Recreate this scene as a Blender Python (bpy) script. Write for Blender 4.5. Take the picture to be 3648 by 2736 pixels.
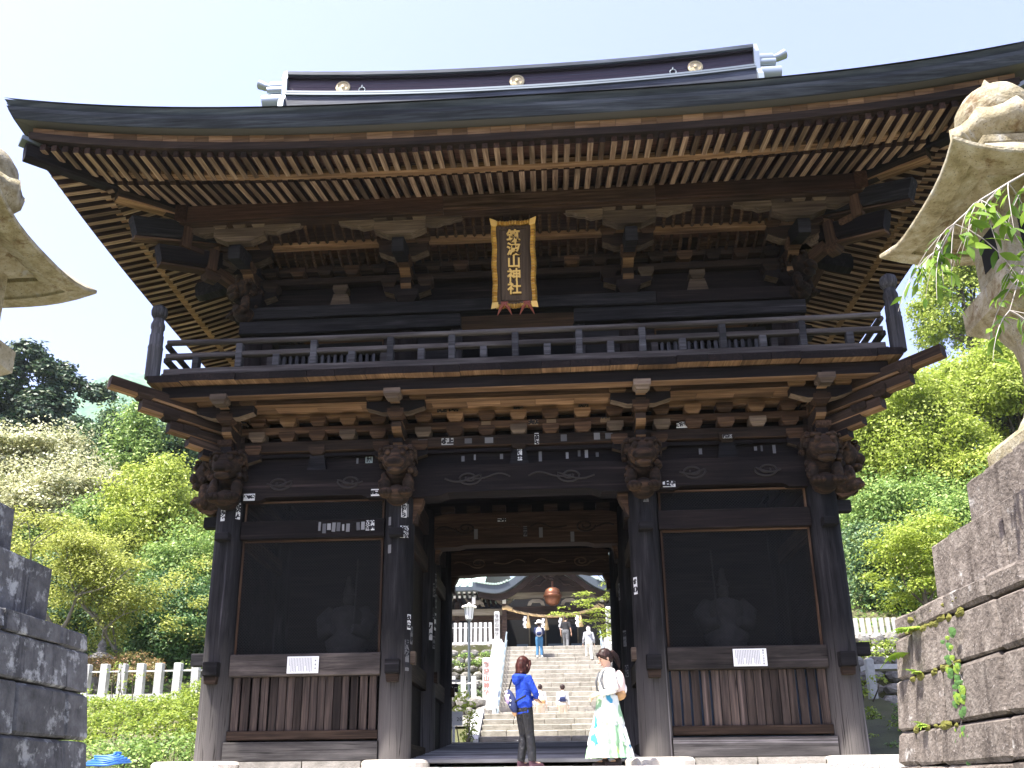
import bpy, math, random
import numpy as np
from mathutils import Vector, Matrix
R = math.radians
rnd = random.Random(7)
for o in list(bpy.data.objects): bpy.data.objects.remove(o)
SC = bpy.context.scene
COL = SC.collection
# ---------------------------------------------------------------- camera
YAW, PIT, ROL = .0646, .2992, .0080
cam = bpy.data.objects.new('camera', bpy.data.cameras.new('camera'))
COL.objects.link(cam)
_r = Vector((math.cos(YAW), math.sin(YAW), 0)); _h = Vector((-math.sin(YAW), math.cos(YAW), 0)); _z = Vector((0, 0, 1))
_f = _h*math.cos(PIT) + _z*math.sin(PIT); _u = _z*math.cos(PIT) - _h*math.sin(PIT)
_rr = _r*math.cos(ROL) - _u*math.sin(ROL); _uu = _r*math.sin(ROL) + _u*math.cos(ROL)
cam.matrix_world = Matrix(((_rr.x, _uu.x, -_f.x, .5022), (_rr.y, _uu.y, -_f.y, -13.7928), (_rr.z, _uu.z, -_f.z, -.3607), (0, 0, 0, 1)))
cam.data.sensor_width = 36; cam.data.lens = 36*3128.96/3648
cam.data.shift_x = 54.84/3648; cam.data.shift_y = 460.59/3648
cam.data.clip_start = .05; cam.data.clip_end = 3000
SC.camera = cam
# ---------------------------------------------------------------- sky, sun, exposure
SUNV = Vector((-.36, -.292, 1)).normalized()          # towards the sun: high, from the left and a little behind the camera
SUN_EL = math.asin(SUNV.z); SUN_AZ = math.atan2(SUNV.x, SUNV.y)
W = bpy.data.worlds.new('World'); SC.world = W; W.use_nodes = True
nt = W.node_tree; nt.nodes.clear()
sky = nt.nodes.new('ShaderNodeTexSky'); sky.sky_type = 'NISHITA'; sky.sun_disc = False
sky.sun_elevation = SUN_EL; sky.sun_rotation = SUN_AZ
sky.air_density = 1.0; sky.dust_density = 2.4; sky.ozone_density = 1.0; sky.altitude = 200
bg = nt.nodes.new('ShaderNodeBackground'); bg.inputs[1].default_value = .118
out = nt.nodes.new('ShaderNodeOutputWorld')
veil = nt.nodes.new('ShaderNodeVectorMath'); veil.operation = 'MULTIPLY_ADD'; veil.inputs[1].default_value = (.98, .875, .97); veil.inputs[2].default_value = (.36, .31, .42)     # thin even haze over the whole sky
nt.links.new(sky.outputs[0], veil.inputs[0]); nt.links.new(veil.outputs[0], bg.inputs[0]); nt.links.new(bg.outputs[0], out.inputs[0])
sun = bpy.data.objects.new('sun', bpy.data.lights.new('sun', 'SUN')); COL.objects.link(sun)
sun.data.energy = 4.4; sun.data.angle = R(.53); sun.data.color = (1, .955, .88)
sun.rotation_euler = (-SUNV).to_track_quat('-Z', 'Y').to_euler()
SC.view_settings.view_transform = 'Standard'; SC.view_settings.look = 'None'
SC.view_settings.exposure = 1.98; SC.view_settings.gamma = 1; SC.view_settings.use_curve_mapping = False
SC.cycles.max_bounces = 8; SC.cycles.diffuse_bounces = 5; SC.cycles.transparent_max_bounces = 16

# ---------------------------------------------------------------- materials
MATS = {}
def newmat(name):
    m = bpy.data.materials.new(name); m.use_nodes = True; MATS[name] = m
    nt = m.node_tree; b = nt.nodes['Principled BSDF']
    b.inputs['Specular IOR Level'].default_value = .3
    return m, nt, b
def N(nt, t, **kw):
    n = nt.nodes.new(t)
    for k, v in kw.items(): setattr(n, k, v)
    return n
def plain(name, col, rough=.6, metal=0., emit=0):
    m, nt, b = newmat(name)
    b.inputs['Base Color'].default_value = (*col, 1); b.inputs['Roughness'].default_value = rough; b.inputs['Metallic'].default_value = metal
    return m
def ramp(nt, stops):
    r = N(nt, 'ShaderNodeValToRGB'); e = r.color_ramp.elements
    while len(e) < len(stops): e.new(.5)
    for i, (p, c) in enumerate(stops): e[i].position = p; e[i].color = (*c, 1)
    return r
def coords(nt, scale, rand=40., space='Object'):
    tc = N(nt, 'ShaderNodeTexCoord'); oi = N(nt, 'ShaderNodeObjectInfo')
    mp = N(nt, 'ShaderNodeMapping'); mp.inputs['Scale'].default_value = scale
    mul = N(nt, 'ShaderNodeMath', operation='MULTIPLY'); mul.inputs[1].default_value = rand
    nt.links.new(oi.outputs['Random'], mul.inputs[0])
    cb = N(nt, 'ShaderNodeCombineXYZ')
    for i in range(3): nt.links.new(mul.outputs[0], cb.inputs[i])
    nt.links.new(tc.outputs[space], mp.inputs['Vector']); nt.links.new(cb.outputs[0], mp.inputs['Location'])
    return mp, oi, tc
def vary(nt, oi, colout, lo, hi):
    mr = N(nt, 'ShaderNodeMapRange'); mr.inputs['To Min'].default_value = lo; mr.inputs['To Max'].default_value = hi
    nt.links.new(oi.outputs['Random'], mr.inputs['Value'])
    mx = N(nt, 'ShaderNodeVectorMath', operation='SCALE')
    nt.links.new(colout, mx.inputs[0]); nt.links.new(mr.outputs[0], mx.inputs['Scale'])
    return mx.outputs[0]
def wood(name, stops, grain='x', lo=.6, hi=1.35, rough=.8, fine=26., bump=.35, patch=None, crack=0.):
    m, nt, b = newmat(name); b.inputs['Specular IOR Level'].default_value = .12
    s = {'x': (1.2, fine, fine), 'y': (fine, 1.2, fine), 'z': (fine, fine, 1.2)}[grain]
    mp, oi, tc = coords(nt, s)
    n1 = N(nt, 'ShaderNodeTexNoise'); n1.inputs['Scale'].default_value = 1.; n1.inputs['Detail'].default_value = 5; n1.inputs['Roughness'].default_value = .65
    nt.links.new(mp.outputs[0], n1.inputs['Vector'])
    rp = ramp(nt, stops); nt.links.new(n1.outputs[0], rp.inputs[0])
    s2 = {'x': (.5, 3, 3), 'y': (3, .5, 3), 'z': (3, 3, .5)}[grain]
    mp2, oi2, _ = coords(nt, s2, 11.)
    n2 = N(nt, 'ShaderNodeTexNoise'); n2.inputs['Scale'].default_value = 1.; n2.inputs['Detail'].default_value = 3
    nt.links.new(mp2.outputs[0], n2.inputs['Vector'])
    mr = N(nt, 'ShaderNodeMapRange'); mr.inputs['From Min'].default_value = .3; mr.inputs['From Max'].default_value = .7
    mr.inputs['To Min'].default_value = .55; mr.inputs['To Max'].default_value = 1.3
    nt.links.new(n2.outputs[0], mr.inputs['Value'])
    sc = N(nt, 'ShaderNodeVectorMath', operation='SCALE'); nt.links.new(rp.outputs[0], sc.inputs[0]); nt.links.new(mr.outputs[0], sc.inputs['Scale'])
    col = vary(nt, oi, sc.outputs[0], lo, hi)
    if patch:                                            # paler colour towards the foot of a post, measured on the timber itself
        sx = N(nt, 'ShaderNodeSeparateXYZ'); nt.links.new(tc.outputs['Object'], sx.inputs[0])
        ad = N(nt, 'ShaderNodeMath', operation='ADD'); nt.links.new(sx.outputs['Z'], ad.inputs[0])
        m3 = N(nt, 'ShaderNodeMapRange'); m3.inputs['To Min'].default_value = -.9; m3.inputs['To Max'].default_value = .9; nt.links.new(n1.outputs[0], m3.inputs['Value'])
        nt.links.new(m3.outputs[0], ad.inputs[1])
        m4 = N(nt, 'ShaderNodeMapRange'); m4.inputs['From Min'].default_value = patch[0]; m4.inputs['From Max'].default_value = patch[1]
        m4.inputs['To Min'].default_value = 1; m4.inputs['To Max'].default_value = 0; nt.links.new(ad.outputs[0], m4.inputs['Value'])
        mx = N(nt, 'ShaderNodeMix', data_type='RGBA'); mx.inputs['B'].default_value = (*patch[2], 1)
        nt.links.new(m4.outputs[0], mx.inputs['Factor']); nt.links.new(col, mx.inputs['A']); col = mx.outputs['Result']
    if crack:                                            # long drying cracks and pale scratches along the grain
        s3 = {'x': (.22, 16, 16), 'y': (16, .22, 16), 'z': (16, 16, .22)}[grain]
        mp3, _, _ = coords(nt, s3, 23.); n3 = N(nt, 'ShaderNodeTexNoise'); n3.inputs['Scale'].default_value = 1.; n3.inputs['Detail'].default_value = 2
        nt.links.new(mp3.outputs[0], n3.inputs['Vector'])
        r3 = ramp(nt, [(.485, (1, 1, 1)), (.5, (.18, .17, .16)), (.515, (1, 1, 1)), (.66, (1, 1, 1)), (.74, (2.4, 2.4, 2.5))]); nt.links.new(n3.outputs[0], r3.inputs[0])
        m5 = N(nt, 'ShaderNodeVectorMath', operation='MULTIPLY'); nt.links.new(col, m5.inputs[0]); nt.links.new(r3.outputs[0], m5.inputs[1]); col = m5.outputs[0]
    nt.links.new(col, b.inputs['Base Color']); b.inputs['Roughness'].default_value = rough
    bp = N(nt, 'ShaderNodeBump'); bp.inputs['Strength'].default_value = bump; bp.inputs['Distance'].default_value = .01
    nt.links.new(n1.outputs[0], bp.inputs['Height']); nt.links.new(bp.outputs[0], b.inputs['Normal'])
    return m
def stone(name, stops, scale=3., lo=.85, hi=1.12, bump=.5, blot=None, speck=None, streak=None, rough=.9):
    m, nt, b = newmat(name)
    mp, oi, tc = coords(nt, (1, 1, 1))
    n1 = N(nt, 'ShaderNodeTexNoise'); n1.inputs['Scale'].default_value = scale; n1.inputs['Detail'].default_value = 9; n1.inputs['Roughness'].default_value = .62
    nt.links.new(mp.outputs[0], n1.inputs['Vector'])
    rp = ramp(nt, stops); nt.links.new(n1.outputs[0], rp.inputs[0]); col = rp.outputs[0]
    def layer(col, vec, sc, det, a, c, f=1.):
        n = N(nt, 'ShaderNodeTexNoise'); n.inputs['Scale'].default_value = sc; n.inputs['Detail'].default_value = det; n.inputs['Roughness'].default_value = .7
        nt.links.new(vec, n.inputs['Vector'])
        r = ramp(nt, [(a, (0, 0, 0)), (a+.09, (f, f, f))]); nt.links.new(n.outputs[0], r.inputs[0])
        mx = N(nt, 'ShaderNodeMix', data_type='RGBA'); mx.inputs['B'].default_value = (*c, 1)
        nt.links.new(r.outputs[0], mx.inputs['Factor']); nt.links.new(col, mx.inputs['A'])
        return mx.outputs['Result']
    if streak:
        mps, _, _ = coords(nt, (5, 5, .5), 17.); col = layer(col, mps.outputs[0], 1., 5, streak[0], streak[1], .85)
    if blot: col = layer(col, mp.outputs[0], blot[2], 7, blot[0], blot[1], .9)
    if speck: col = layer(col, mp.outputs[0], 60., 2, speck[0], speck[1], .7)
    col = vary(nt, oi, col, lo, hi)
    nt.links.new(col, b.inputs['Base Color']); b.inputs['Roughness'].default_value = rough
    n3 = N(nt, 'ShaderNodeTexNoise'); n3.inputs['Scale'].default_value = 30; n3.inputs['Detail'].default_value = 6
    nt.links.new(mp.outputs[0], n3.inputs['Vector'])
    bp = N(nt, 'ShaderNodeBump'); bp.inputs['Strength'].default_value = bump; bp.inputs['Distance'].default_value = .02
    nt.links.new(n3.outputs[0], bp.inputs['Height']); nt.links.new(bp.outputs[0], b.inputs['Normal'])
    return m
def leafmat(name, c1, c2, c3=None, trans=.35, rough=.5):
    m, nt, b = newmat(name)
    g = N(nt, 'ShaderNodeNewGeometry'); st = [(0, c1), (1, c2)] if c3 is None else [(0, c1), (.6, c2), (1, c3)]
    rp = ramp(nt, st); nt.links.new(g.outputs['Random Per Island'], rp.inputs[0])
    nt.links.new(rp.outputs[0], b.inputs['Base Color']); b.inputs['Roughness'].default_value = rough
    t = N(nt, 'ShaderNodeBsdfTranslucent'); nt.links.new(rp.outputs[0], t.inputs[0])
    mx = N(nt, 'ShaderNodeMixShader'); mx.inputs[0].default_value = trans
    nt.links.new(b.outputs[0], mx.inputs[1]); nt.links.new(t.outputs[0], mx.inputs[2])
    nt.links.new(mx.outputs[0], nt.nodes['Material Output'].inputs[0])
    return m

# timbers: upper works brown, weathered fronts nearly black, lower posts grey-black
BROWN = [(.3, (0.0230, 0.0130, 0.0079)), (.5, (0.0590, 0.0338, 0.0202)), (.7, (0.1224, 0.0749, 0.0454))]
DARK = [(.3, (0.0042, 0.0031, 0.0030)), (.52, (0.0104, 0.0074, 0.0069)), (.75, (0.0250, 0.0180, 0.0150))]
TAN = [(.3, (0.0936, 0.0515, 0.0273)), (.5, (0.1716, 0.1014, 0.0562)), (.7, (0.2808, 0.1794, 0.1053))]
GREYD = [(.3, (0.0054, 0.0051, 0.0056)), (.52, (0.0143, 0.0135, 0.0145)), (.75, (0.0353, 0.0330, 0.0343))]
MIDB = [(.3, (0.0112, 0.0073, 0.0053)), (.5, (0.0264, 0.0172, 0.0119)), (.7, (0.0561, 0.0370, 0.0251))]
M_BROWN = wood('eave_brown', BROWN); M_BROWNY = wood('eave_brown_y', BROWN, 'y')
M_RAFTS = wood('rafter_side', [(.3, (.016, .009, .007)), (.5, (.032, .018, .014)), (.7, (.06, .035, .026))]); M_RAFT = wood('rafter_wood', [(.3, (.085, .054, .037)), (.5, (.19, .128, .09)), (.7, (.36, .265, .19))], lo=.5, hi=1.5)  # dark sides, pale undersides: ground-bounce light put into the rafter colours
M_TAN = wood('soffit_tan', TAN); M_DARK = wood('dark_wood', DARK, crack=1); M_MID = wood('mid_wood', MIDB)
M_DARKZ = wood('dark_wood_z', DARK, 'z'); M_GREY = wood('weathered_beam', GREYD, fine=18, crack=1)
M_POST = wood('weathered_post', GREYD, 'z', fine=14, lo=.85, hi=1.15, patch=(-.3, 1.9, (.115, .105, .098)), crack=1)
M_BASEB = wood('base_beam_wood', [(.3, (.04, .036, .034)), (.5, (.075, .07, .067)), (.75, (.13, .12, .112))], fine=10, crack=1)
M_SLAT = wood('slat_wood', [(.3, (.016, .012, .011)), (.5, (.036, .027, .023)), (.75, (.085, .062, .05))], 'z', lo=.5, hi=1.8, crack=1)
M_PALE = wood('pale_block', [(.3, (.062, .044, .032)), (.5, (.115, .085, .062)), (.7, (.19, .148, .11))])
M_ROOFB = wood('roof_board_wood', [(.3, (.03, .015, .01)), (.5, (.06, .03, .018)), (.7, (.1, .052, .032))])
M_COPPER = wood('roof_sheet', [(.3, (.022, .027, .038)), (.5, (.045, .053, .072)), (.7, (.085, .098, .125))], lo=1, hi=1, rough=.5, fine=34)
M_COPPER_U = plain('roof_edge_underside', (.075, .072, .07), .6); M_COPPER_T = wood('roof_edge_top', [(.3, (.035, .044, .06)), (.5, (.056, .07, .09)), (.7, (.095, .11, .135))], lo=1, hi=1, rough=.5, fine=20)  # underside sheet coloured lighter to carry light bounced from the ground
M_COPPER2 = plain('ridge_sheet', (.038, .03, .04), .38, .5)
M_TRIM = plain('ridge_trim', (.15, .18, .20), .5, .5)
M_GOLD = plain('gold_leaf', (.50, .31, .08), .42, .75)
M_PLAQ = wood('plaque_board', [(.3, (.04, .027, .018)), (.5, (.065, .045, .03)), (.7, (.09, .065, .045))], 'z')
M_RED = plain('red_lacquer', (.19, .045, .025), .5)
M_PAPER = plain('sticker_paper', (.62, .62, .6), .8); M_PAPER2 = plain('old_sticker_paper', (.13, .13, .13), .8)
M_PAPER3 = plain('brown_sticker_paper', (.2, .14, .085), .85)
M_INK = plain('black_ink', (.012, .012, .014), .7)
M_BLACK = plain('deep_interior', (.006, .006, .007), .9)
M_WHITE = plain('white_paint', (.78, .78, .76), .5)

# ---------------------------------------------------------------- mesh helpers
class MB:
    def __init__(s): s.v = []; s.f = []; s.sm = []
    def add(s, vs, fs, smooth=False):
        b = len(s.v); s.v += [tuple(v) for v in vs]
        s.f += [tuple(i+b for i in f) for f in fs]; s.sm += [smooth]*len(fs); return s
    def box(s, c, d, rot=None):
        x, y, z = (k/2 for k in d)
        p = [Vector((i*x, j*y, k*z)) for i in (-1, 1) for j in (-1, 1) for k in (-1, 1)]
        if rot is not None: p = [rot @ q for q in p]
        p = [q + Vector(c) for q in p]
        return s.add(p, [(0, 1, 3, 2), (4, 6, 7, 5), (0, 4, 5, 1), (2, 3, 7, 6), (0, 2, 6, 4), (1, 5, 7, 3)])
    def rings(s, rs, closed=True, smooth=False, cap=True):
        n = len(rs[0]); vs = [p for r in rs for p in r]; fs = []
        for i in range(len(rs)-1):
            for j in range(n if closed else n-1):
                a, b = i*n+j, i*n+(j+1) % n; fs.append((a, b, b+n, a+n))
        s.add(vs, fs, smooth)
        if cap and closed:
            s.add(rs[0], [tuple(range(n))[::-1]]); s.add(rs[-1], [tuple(range(n))])
        return s
    def prism(s, prof, axis, a, b):                      # 2-D outline pushed from a to b along an axis
        f = {'x': lambda p, t: (t, p[0], p[1]), 'y': lambda p, t: (p[0], t, p[1]), 'z': lambda p, t: (p[0], p[1], t)}[axis]
        return s.rings([[f(p, a) for p in prof], [f(p, b) for p in prof]])
    def lathe(s, prof, c=(0, 0, 0), n=16, smooth=True, sq=None, rot=0):
        rs = []
        for r, z in prof:
            rs.append([(c[0]+r*math.cos(rot+2*math.pi*k/n), c[1]+r*math.sin(rot+2*math.pi*k/n), c[2]+z) for k in range(n)])
        return s.rings(rs, smooth=smooth)
    def tube(s, pts, rad, n=6, smooth=True, cap=True):
        pts = [Vector(p) for p in pts]; rs = []
        if not hasattr(rad, '__len__'): rad = [rad]*len(pts)
        up = None
        for i, p in enumerate(pts):
            t = (pts[min(i+1, len(pts)-1)] - pts[max(i-1, 0)]).normalized()
            if up is None:
                up = Vector((0, 0, 1)) if abs(t.z) < .9 else Vector((1, 0, 0))
            a = t.cross(up)
            if a.length < 1e-6: a = t.cross(Vector((.3, 1, .2)))
            a.normalize(); b = t.cross(a); up = -b if False else up
            rs.append([p + (a*math.cos(2*math.pi*k/n) + b*math.sin(2*math.pi*k/n))*rad[i] for k in range(n)])
        return s.rings(rs, smooth=smooth, cap=cap)
    def grid(s, P, smooth=False):
        nu, nv = len(P), len(P[0]); vs = [p for r in P for p in r]
        return s.add(vs, [(i*nv+j, (i+1)*nv+j, (i+1)*nv+j+1, i*nv+j+1) for i in range(nu-1) for j in range(nv-1)], smooth)
    def mesh(s, name, mat):
        m = bpy.data.meshes.new(name); m.from_pydata(s.v, [], s.f)
        m.polygons.foreach_set('use_smooth', s.sm); m.materials.append(mat); m.update()
        return m
    def build(s, name, mat, parent=None, loc=(0, 0, 0), rz=0):
        return put(name, s.mesh(name, mat), parent, loc, rz)
def put(name, me, parent=None, loc=(0, 0, 0), rz=0):
    o = bpy.data.objects.new(name, me); COL.objects.link(o); o.location = loc
    if rz: o.rotation_euler = (0, 0, rz)
    if parent is not None: o.parent = parent
    return o
def fixn(o):                                             # make normals consistent on odd shapes
    import bmesh
    b = bmesh.new(); b.from_mesh(o.data); bmesh.ops.recalc_face_normals(b, faces=b.faces); b.to_mesh(o.data); b.free(); return o
def tag(o, label=None, cat=None, group=None, kind=None):
    if label: o['label'] = label
    if cat: o['category'] = cat
    if group: o['group'] = group
    if kind: o['kind'] = kind
    return o
def thing(name, label, cat, loc=(0, 0, 0), rz=0, group=None):
    o = bpy.data.objects.new(name, None); COL.objects.link(o); o.location = loc; o.rotation_euler = (0, 0, rz)
    o.empty_display_size = .2
    return tag(o, label, cat, group)
_mc = {}
def lit_underside(me, t=-.6):                                        # light bounced off the ground, painted in: undersides take the paler second wood
    for p in me.polygons:
        if p.normal.z < t: p.material_index = 1
def beam_mesh(L, w, h, ch, mat, under=None):
    k = (round(L, 3), round(w, 3), round(h, 3), round(ch, 3), mat.name, under and under.name)
    if k not in _mc:
        a, b = w/2, h/2
        pr = [(-a+ch, -b), (a-ch, -b), (a, -b+ch), (a, b-ch), (a-ch, b), (-a+ch, b), (-a, b-ch), (-a, -b+ch)] if ch else [(-a, -b), (a, -b), (a, b), (-a, b)]
        _mc[k] = MB().prism(pr, 'x', -L/2, L/2).mesh('timber', mat)
        if under: _mc[k].materials.append(under); lit_underside(_mc[k])
    return _mc[k]
def beam(name, p0, p1, w, h, mat, parent=None, ch=.012, under=None):
    p0, p1 = Vector(p0), Vector(p1); d = p1-p0; L = d.length; x = d/L
    y = Vector((0, 0, 1)).cross(x)
    y = Vector((0, 1, 0)) if y.length < 1e-4 else y.normalized()
    z = x.cross(y)
    o = bpy.data.objects.new(name, beam_mesh(L, w, h, ch, mat, under)); COL.objects.link(o)
    o.matrix_basis = Matrix(((x.x, y.x, z.x, (p0.x+p1.x)/2), (x.y, y.y, z.y, (p0.y+p1.y)/2), (x.z, y.z, z.z, (p0.z+p1.z)/2), (0, 0, 0, 1)))
    if parent is not None: o.parent = parent
    return o
def copy_tree(o, parent=None):
    c = o.copy(); COL.objects.link(c); c.parent = parent
    for ch in [k for k in o.children]: copy_tree(ch, c)
    return c
def text_mesh(s, size, mat, extrude=.004, vertical=False, name='lettering', spacing=1.0, bold=0.):
    def one(ch):
        c = bpy.data.curves.new('t', 'FONT'); c.body = ch; c.size = size; c.extrude = extrude; c.align_x = 'CENTER'; c.align_y = 'CENTER'; c.resolution_u = 2; c.offset = bold
        o = bpy.data.objects.new('t', c); COL.objects.link(o); bpy.context.view_layer.update()
        m = bpy.data.meshes.new_from_object(o.evaluated_get(bpy.context.evaluated_depsgraph_get()))
        vs = [tuple(v.co) for v in m.vertices]; fs = [tuple(p.vertices) for p in m.polygons]
        bpy.data.objects.remove(o); bpy.data.curves.remove(c); bpy.data.meshes.remove(m); return vs, fs
    b = MB(); n = len(s)
    for i, ch in enumerate(s):
        k = (ch, round(size, 4), round(extrude, 4), round(bold, 4))
        if k not in _tc: _tc[k] = one(ch)
        vs, fs = _tc[k]
        t = (i-(n-1)/2)*size*spacing
        # letters lie in the XZ plane facing -Y
        if vertical: b.add([(x, -z, y-t) for x, y, z in vs], fs)
        else: b.add([(x+t, -z, y) for x, y, z in vs], fs)
    return b
_tc = {}
# ================================================================ THE GATE
G = thing('temple_gate', 'two-storey weathered dark timber gate with a wide upswept roof', 'gate')
PX_ = [-4.85, -1.995, 1.995, 4.85]; PY_ = [0, 2.725, 5.45]
# ---- posts
pm = MB().lathe([(.262, -.02), (.256, .6), (.25, 2.4), (.24, 4.3), (.205, 4.72), (.2, 4.8)], n=24).mesh('pillar', M_POST)
for iy, y in enumerate(PY_):
    for ix, x in enumerate(PX_):
        o = put('pillar', pm, G, (x, y, 0)); o.rotation_euler = (0, 0, rnd.uniform(0, 6))
# ---- foundation stones
M_FOUND = stone('foundation_granite', [(.3, (.33, .30, .26)), (.55, (.46, .43, .38)), (.75, (.56, .53, .48))], 4)
for x, w in ((-5.0, 1.35), (-1.93, .98), (2.0, 1.0), (5.05, 1.3)):
    b = MB(); n = 18; rs = []
    for z, k in ((-.16, 1.0), (-.05, 1.02), (-.012, .97), (0, .9)):
        rs.append([(w/2*k*math.copysign(abs(math.cos(t))**.55, math.cos(t))*(1+.03*math.sin(3*t+x)), .42*k*math.copysign(abs(math.sin(t))**.55, math.sin(t)), z) for t in [2*math.pi*i/n for i in range(n)]])
    b.rings(rs, smooth=False).build('foundation_stone', M_FOUND, G, (x, -.1, 0))
M_CURB = stone('curb_stone', [(.3, (.16, .15, .13)), (.7, (.3, .28, .25))], 5)
for x0, x1 in ((-4.3, -3.35), (-3.33, -2.45), (2.52, 3.4), (3.42, 4.38)):
    MB().box(((x0+x1)/2, -.12, -.075), (x1-x0, .34, .13)).build('curb_stone', M_CURB, G)
M_FLOOR = wood('floor_wood', [(.3, (.12, .12, .122)), (.5, (.18, .18, .182)), (.7, (.25, .25, .25))], fine=10)
# ---- passage floor boards, rising to the back
for i in range(24):
    y0 = -.05+i*.245; z = lambda y: .005+.475*(y/5.7)
    beam('floor_board', (-1.76, y0+.12, z(y0+.12)-.03), (1.76, y0+.12, z(y0+.12)-.03), .235, .06, M_FLOOR, G, .008)
# ---- front bays
WALLN = []
for s in (-1, 1):
    xa, xb = sorted((s*4.6, s*2.245)); xc = (xa+xb)/2
    beam('base_beam', (xa-.02, -.03, .14), (xb+.02, -.03, .14), .30, .285, M_BASEB, G)
    beam('lower_rail', (xa, -.02, .385), (xb, -.02, .385), .17, .14, M_MID, G)
    x = xa+.03; i = 0
    while x < xb-.09:
        w = rnd.uniform(.105, .125) if i % 3 else .115
        gap = .035 if (i < 4 or i > 12) else .012
        b = MB().box((0, 0, .865), (w, .035, .83))
        o = b.build('slat', M_SLAT, G, (x+w/2, -.045+rnd.uniform(-.006, .006), 0)); x += w+gap; i += 1
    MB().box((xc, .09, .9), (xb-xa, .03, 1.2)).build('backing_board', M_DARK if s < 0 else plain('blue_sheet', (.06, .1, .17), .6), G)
    beam('middle_rail', (xa-.02, -.03, 1.458), (xb+.02, -.03, 1.458), .25, .345, M_BASEB if False else wood('rail_wood%d' % (s+1), [(.3, (.022, .019, .018)), (.5, (.045, .038, .034)), (.72, (.095, .08, .07))], fine=9, crack=1), G)
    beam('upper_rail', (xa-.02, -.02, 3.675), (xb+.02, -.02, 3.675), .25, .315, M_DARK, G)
    for z0, z1 in ((1.635, 3.515), (3.835, 4.19)):
        for (p, q) in (((xa+.02, z0), (xa+.02, z1)), ((xb-.02, z0), (xb-.02, z1))):
            beam('net_frame', (p[0], -.06, p[1]), (q[0], -.06, q[1]), .03, .035, M_BROWN, G, 0)
        beam('net_frame', (xa+.035, -.06, z1-.015), (xb-.035, -.06, z1-.015), .03, .03, M_BROWN, G, 0)
# wire netting: real crossed wires
m, nt_, bs = newmat('wire'); bs.inputs['Base Color'].default_value = (.02, .021, .021, 1); bs.inputs['Metallic'].default_value = .3; bs.inputs['Roughness'].default_value = .7
for s in (-1, 1):
    for z0, z1 in ((1.635, 3.5), (3.835, 4.19)):
        xa, xb = sorted((s*4.565, s*2.28)); b = MB(); step = .05; t = .0028
        k = xa-(z1-z0)
        while k < xb:
            for sg in (1, -1):
                p0 = (max(k, xa), z0+max(0, xa-k)); e = min(k+(z1-z0), xb); p1 = (e, z0+(e-k))
                if p1[0]-p0[0] < .01: continue
                if sg < 0: p0, p1 = (xa+xb-p0[0], p0[1]), (xa+xb-p1[0], p1[1])
                d = .7071*t; q = [(p0[0]-d*sg, -.05, p0[1]+d), (p0[0]+d*sg, -.05, p0[1]-d), (p1[0]+d*sg, -.05, p1[1]-d), (p1[0]-d*sg, -.05, p1[1]+d)]
                b.add(q, [(0, 1, 2, 3)])
            k += step
        o = b.build('wire_net', m, G); o['kind'] = 'stuff'
# nuki ends and wedge blocks
for x in PX_:
    for z, h in ((1.385, .22), (3.53, .13)):
        beam('wedge_block', (x-.11, -.29, z), (x+.11, -.29, z), .2, h, M_GREY, G)
    MB().prism([(-.09, 1.16), (.09, 1.16), (.1, 1.27), (-.1, 1.27)], 'y', -.345, -.24).build('wedge_peg', M_MID, G, (x, 0, 0))
for s in (-1, 1):
    for z, h in ((3.855, .19), (1.57, .2)):
        for y in PY_:
            beam('rail_end', (s*5.08, y, z), (s*5.29, y, z), .16, h, M_GREY, G)
            beam('rail_end', (s*1.69, y, z-.02), (s*1.78, y, z-.02), .18, h, M_PALE if z < 2 and y == 0 else M_MID, G)
# side walls and passage walls
for s in (-1, 1):
    for xx, z1 in ((4.85, 4.6), (1.995, 4.4)):
        for y0, y1 in ((.26, 2.47), (2.98, 5.2)):
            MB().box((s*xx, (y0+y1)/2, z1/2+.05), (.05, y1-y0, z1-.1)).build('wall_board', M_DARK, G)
            for z, h in ((.14, .28), (1.46, .34), (3.675, .3), (4.45, .36)):
                beam('side_rail', (s*xx, y0-.02, z), (s*xx, y1+.02, z), .24, h, M_MID, G)
    for y in (0, 2.725, 5.45):                           # diagonal arms that carry the passage beams
        MB().prism([(s*1.76, 3.75), (s*1.76, 4.2), (s*1.58, 4.2), (s*1.62, 4.05), (s*1.69, 3.92)], 'y', y-.1, y+.1).build('bracket_arm', M_BROWN, G)
    MB().box((s*3.42, 5.45, 2.3), (2.36, .05, 4.4)).build('back_wall', M_DARK, G)
    MB().box((s*3.42, 2.725, 2.3), (2.36, .05, 4.4)).build('inner_wall', M_DARK, G)
    MB().box((s*3.42, 1.4, .85), (2.3, 2.5, .06)).build('dais', M_DARK, G)
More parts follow.
